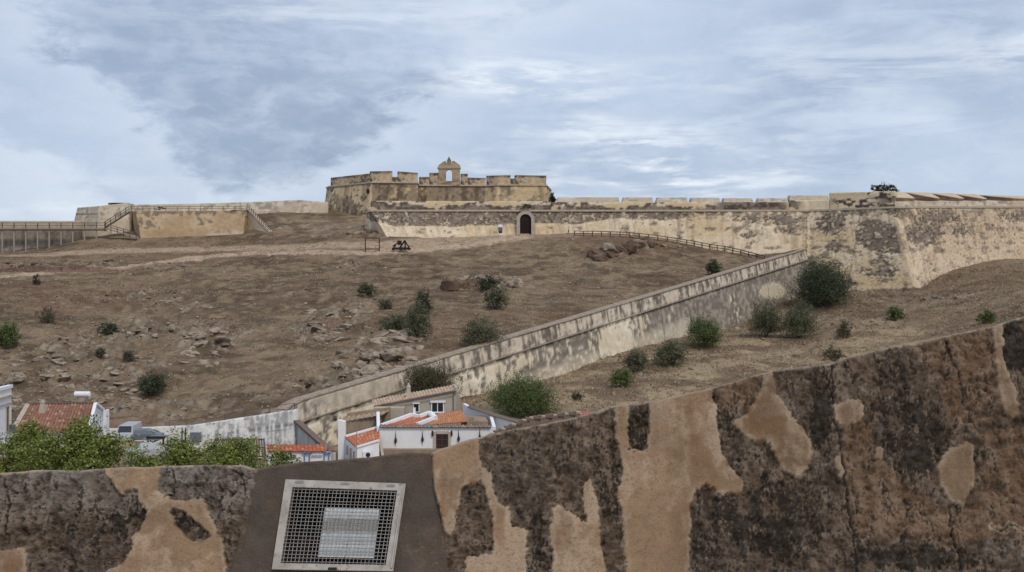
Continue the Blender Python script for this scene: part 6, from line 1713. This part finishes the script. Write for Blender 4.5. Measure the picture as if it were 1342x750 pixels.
rc_ = lerp(rc_, (0.28, 0.25, 0.225), ss(PY - (PX - 300) * -.0, 640, 612) * (PX < 345) * ss(n2, .3, .6) * .55)
# plaster
pc_ = lerp((0.300, 0.202, 0.124), (0.235, 0.156, 0.096), ss(n1, .35, .65)); pc_ = lerp(pc_, (0.42, 0.31, 0.215), ss(n5 * .4 + n2 * .3 + n1 * .3, .47, .57) * .75); pc_ = lerp(pc_, (0.19, 0.125, 0.078), ss(fbm(XX * 90, SS * 90, 3, 955), .62, .70) * .5)
pc_ = lerp(pc_, (0.21, 0.118, 0.06), ss(n1 * .6 + nv * .4, .54, .68) * .55)
pc_ = pc_ * (1 - .28 * ss(PX, 950, 1000))[..., None]
pc_ = lerp(pc_, (0.15, 0.10, 0.066), ss(nv * .5 + n2 * .5, .56, .66) * .35)
pc_ = lerp(pc_, (0.42, 0.33, 0.24), ss(ed, .035, .002) * ss(n2, .3, .55) * .5)
hair = ss(ridge(XX * 3.3 + n1, SS * 3.3 + n2 * .4, 3, 961), .935, .96)
pc_ = lerp(pc_, (0.17, 0.115, 0.075), hair * .5)
cement = lerp((0.098, 0.074, 0.056), (0.125, 0.096, 0.074), ss(n2, .3, .7)); cement = lerp(cement, (0.18, 0.155, 0.13), ss(n3, .68, .8) * .5); cement = lerp(cement, (0.082, 0.067, 0.056), ss(n1, .45, .7) * .7)
NC = lerp(rc_, pc_, pm_)
NC = lerp(NC, cement, gm2)
edge_d = ss(ed, -.014, -.001) * ss(ed, .006, -.001)
NC = lerp(NC, NC * .55, edge_d * (1 - gm2) * 0.0)
CRX = np.zeros(XX.shape)
# pale crumbled lip along the top
dt_ = zt[None] - ZZ
NC = lerp(NC, (0.42, 0.34, 0.26), ss(dt_ + (n2 - .5) * .03, .018, .0) * (1 - gm2 * .8) * .8)
for lst in ([(1240, 450), (1255, 490), (1262, 530), (1275, 560)], [(1245, 665), (1248, 690), (1256, 725), (1262, 760)], [(1090, 480), (1092, 540), (1110, 640), (1122, 750)], [(1300, 690), (1318, 696), (1325, 688), (1350, 702)]):
    q_ = [nw(*p) for p in lst]; d_ = np.full(XX.shape, 9.0)
    for (ax, az), (bx_, bz_) in zip(q_[:-1], q_[1:]):
        ex, ez = bx_ - ax, bz_ - az; t_ = np.clip(((WX - ax) * ex + (WZ - az) * ez) / (ex * ex + ez * ez), 0, 1); d_ = np.minimum(d_, np.hypot(WX - ax - t_ * ex, WZ - az - t_ * ez))
    crk = np.maximum(crk, ss(d_, .008, .002)); CRX = np.maximum(CRX, ss(d_, .007, .003))
    if lst[0][0] == 1300: NC = lerp(NC, (0.42, 0.33, 0.24), ss(d_, .02, .008))
for lst in ([(226, 614), (229, 630), (225, 648), (215, 655)], [(4, 630), (12, 660), (8, 700)], [(305, 618), (318, 622), (322, 650)]):
    q_ = [nw(*p) for p in lst]; d_ = np.full(XX.shape, 9.0)
    for (ax, az), (bx_, bz_) in zip(q_[:-1], q_[1:]):
        ex, ez = bx_ - ax, bz_ - az; t_ = np.clip(((WX - ax) * ex + (WZ - az) * ez) / (ex * ex + ez * ez), 0, 1); d_ = np.minimum(d_, np.hypot(WX - ax - t_ * ex, WZ - az - t_ * ez))
    crk = np.maximum(crk, ss(d_, .007, .002) * 1.0); CRX = np.maximum(CRX, ss(d_, .007, .003))
pits = ss(f1b, .28, .12) * ss(cidb, .72, .8)
n6 = fbm(XX * 26 + n2 * 2, SS * 30, 5, 948, .6); fq = n6 * 9; flake = np.floor(fq) + ss(fq - np.floor(fq), .35, .65)
rough_rel = (n2 - .5) * .022 + (n3 - .5) * .014 + (n1 - .5) * .03 - crk * .016 + (flake - 4.5) * .0048 + ss(f2 - f1, .02, .22) * .006 * ss(n1, .4, .6) - pits * .012
NC = lerp(NC, NC * 1.0 + .05, (ss(n6, .55, .75) * .5) * (1 - pm_) * (1 - gm2))
NC = lerp(NC, NC * .5, (ss(n6, .46, .34) * .8) * (1 - pm_) * (1 - gm2))
plast_rel = (n1 - .5) * .022 + (n2 - .5) * .006 + (n3 - .5) * .0015 - hair * .004 + .014 + ss(ed, 0, .012) * .004
REL = rough_rel * (1 - pm_) + plast_rel * pm_
REL = REL * (1 - gm) + ((n2 - .5) * .004 + (n3 - .5) * .0022 - .012) * gm
REL = REL * ss(dt_, 0, .02) + ss(dt_, .015, .0) * -.006
NC = lerp(NC, (0.05, 0.04, 0.034), (crk * .55 + pits * .6) * (1 - pm_) * (1 - gm2))
NC = lerp(NC, (0.025, 0.02, 0.017), CRX * .85 * ss(n3, .3, .5))
cN = np.array([0, -math.cos(R(30)), math.sin(R(30))])
Pn = np.stack([XX, nwy(ZZ), ZZ], -1) + cN * REL[..., None]
Pn[..., 0] += (n2 - .5) * .004
# grille rectangle in plane coordinates (photo corners)
gc = [nw(375, 630), nw(532, 635.5), nw(515.5, 750), nw(357, 747.5)]
gi = [nw(384, 640), nw(521, 644.5), nw(506, 742), nw(368.5, 739.5)]
insd = poly_sdf(XX, ZZ, gi) > .004
nc_ = XX.shape[1]
fr0 = grid_faces(NRW, nc_, 0, True); insf = insd.ravel()[fr0].all(1); fr0 = fr0[~insf]
# top surface going back and the rear face
TH = .55; nb = 14
bk = np.linspace(0, 1, nb + 1)[1:, None]
tb = np.stack([np.broadcast_to(cols_x[None], (nb, nc_)), Pn[0, :, 1][None] + bk * TH, zt[None] - .008 + (fbm(cols_x[None] * 12, bk * 6 + 0 * cols_x[None], 4, 971) - .5) * .010 * (1 - bk) - bk * .125], -1)
tcol = lerp((0.36, 0.29, 0.225), (0.22, 0.18, 0.145), ss(fbm(np.broadcast_to(cols_x[None], (nb, nc_)) * 14, bk * 8 + 0 * cols_x[None], 4, 972), .35, .65))
rb_ = tb[-1].copy(); rb_[:, 2] = -3.5; rb_[:, 1] += .4
o1 = NRW * nc_; idx = np.vstack([np.arange(nc_)[None], np.arange(nb * nc_).reshape(nb, nc_) + o1, (np.arange(nc_) + o1 + nb * nc_)[None]])
ft = np.stack([idx[:-1, :-1], idx[:-1, 1:], idx[1:, 1:], idx[1:, :-1]], -1).reshape(-1, 4)
Vn = np.concatenate([Pn.reshape(-1, 3), tb.reshape(-1, 3), rb_]); Cn = np.concatenate([NC.reshape(-1, 3), tcol.reshape(-1, 3), tcol[-1]])
nwall = link('battered_parapet', np_mesh('battered_parapet', Vn, np.concatenate([fr0, ft]), Cn), M['near'])
tag(nwall, 'near sloping parapet wall of dark rough render with patches of tan plaster across the foreground', 'wall')

gcen = Vector((nw(445, 690)[0], nwy(nw(445, 690)[1]), nw(445, 690)[1]))
def gp3(q_, off=0.0): return Vector((q_[0], nwy(q_[1]), q_[1])) + Vector(cN) * off
def bil(q_, u, v):   # u left-right, v top-bottom
    a = (q_[0][0] * (1 - u) + q_[1][0] * u, q_[0][1] * (1 - u) + q_[1][1] * u); b = (q_[3][0] * (1 - u) + q_[2][0] * u, q_[3][1] * (1 - u) + q_[2][1] * u)
    return (a[0] * (1 - v) + b[0] * v, a[1] * (1 - v) + b[1] * v)
# steel frame: four flat bars mitred
mb = MB()
for k in range(4):
    o_, p_ = gc[k], gc[(k + 1) % 4]; i_, j_ = gi[k], gi[(k + 1) % 4]
    vs = [gp3(o_, .004), gp3(p_, .004), gp3(j_, .004), gp3(i_, .004), gp3(o_, .020), gp3(p_, .020), gp3(j_, .020), gp3(i_, .020)]
    mb.add(vs, [(0, 3, 2, 1), (4, 5, 6, 7), (0, 1, 5, 4), (1, 2, 6, 5), (2, 3, 7, 6), (3, 0, 4, 7)])
grl = mb.build('window_grille', M['frame'], nwall, origin=gcen)
MB().bar(gp3(bil(gc, .985, .03), .024), gp3(bil(gc, .985, .97), .024), .008, .012).build('frame_rib', M['frame'], grl)
for u_, v_ in ((.12, .022), (.50, .026), (.88, .03), (.5, .985)):
    p = gp3(bil(gc, u_, v_), .022); MB().bar(p - Vector((.022, 0, 0)), p + Vector((.022, 0, -.001)), .010, .012).build('hinge_lug', M['metal'] if v_ < .9 else M['black'], grl)
NVW, NHW = 27, 21
for k in range(NVW):
    u_ = (k + .5) / NVW; a, b = gp3(bil(gi, u_, -.01), .009), gp3(bil(gi, u_, 1.01), .009); w_ = .004 * math.sin(k * 2.1)
    m_ = a.lerp(b, .5) + Vector((w_ * .6, 0, 0)); MB().tube([a, m_, b], .0017, 5).build('wire', M['metal'], grl)
for k in range(NHW):
    v_ = (k + .5) / NHW; a, b = gp3(bil(gi, -.01, v_), .013), gp3(bil(gi, 1.01, v_), .013)
    m_ = a.lerp(b, .5) + Vector((0, 0, .003 * math.sin(k * 1.7))); MB().tube([a, m_, b], .0017, 5).build('wire', M['metal'], grl)
# recess behind the mesh
mb = MB(); D_ = .30
q_ = [gp3(p, -.012) for p in (bil(gi, -.02, -.02), bil(gi, 1.02, -.02), bil(gi, 1.02, 1.02), bil(gi, -.02, 1.02))]; r_ = [p - Vector(cN) * D_ for p in q_]
mb.v = [tuple(p) for p in q_ + r_]; mb.f = [(4, 5, 6, 7), (0, 1, 5, 4), (1, 2, 6, 5), (2, 3, 7, 6), (3, 0, 4, 7)]
mb.build('recess', M['cavity'], nwall, origin=gcen)
# flat panel behind the mesh, coloured in pale and grey bands
m, n, b = mat_new('pale_bands')
co = n.node('ShaderNodeTexCoord').outputs['Object']; sp_ = n.node('ShaderNodeSeparateXYZ'); n.l.new(co, sp_.inputs[0])
zz = n.m('ADD', sp_.outputs[2], n.m('MULTIPLY', n.m('SUBTRACT', n.noise(co, 22, 5), .5), .03))
rp_ = n.node('ShaderNodeValToRGB'); n.l.new(n.m('DIVIDE', zz, .27), rp_.inputs[0]); cr_ = rp_.color_ramp
stops = [(0.0, (.66, .68, .68)), (.05, (.70, .72, .72)), (.07, (.40, .43, .44)), (.17, (.42, .46, .47)), (.22, (.55, .58, .59)), (.30, (.40, .43, .45)), (.44, (.50, .55, .57)), (.50, (.24, .235, .22)), (.68, (.23, .225, .22)), (.72, (.45, .49, .51)), (.85, (.60, .64, .66)), (1.0, (.40, .42, .42))]
while len(cr_.elements) < len(stops): cr_.elements.new(.5)
for e_, (p, c_) in zip(cr_.elements, stops): e_.position = p; e_.color = rgba(c_)
n.l.new(n.mix(n.sst(n.noise(co, 60, 5), .55, .7), rp_.outputs[0], rgba((.28, .28, .27))), b.inputs['Base Color']); b.inputs['Roughness'].default_value = .45
pq = [gp3(nw(*p), -.035) for p in ((424.5, 662), (496.5, 664), (489, 729), (415, 727))]
mb = MB(); mb.v = [tuple(p) for p in pq] + [tuple(p - Vector(cN) * .012) for p in pq]
mb.f = [(0, 3, 2, 1), (4, 5, 6, 7), (0, 1, 5, 4), (1, 2, 6, 5), (2, 3, 7, 6), (3, 0, 4, 7)]
mb.build('banded_panel', m, nwall)

# terrace the photographer stands on
o = MB().box((0, -4, -3.0), (14, 21, 1.4), 0).build('terrace', M['steps']); tag(o, kind='structure')

# free-standing check: normals of small parts
for o in list(bpy.data.objects):
    if o.type == 'MESH' and len(o.data.polygons) < 400 and o.data.users == 1 and o.name.split('.')[0] not in ('recess',):
        bm = bmesh.new(); bm.from_mesh(o.data); bmesh.ops.recalc_face_normals(bm, faces=bm.faces[:]); bm.to_mesh(o.data); bm.free()
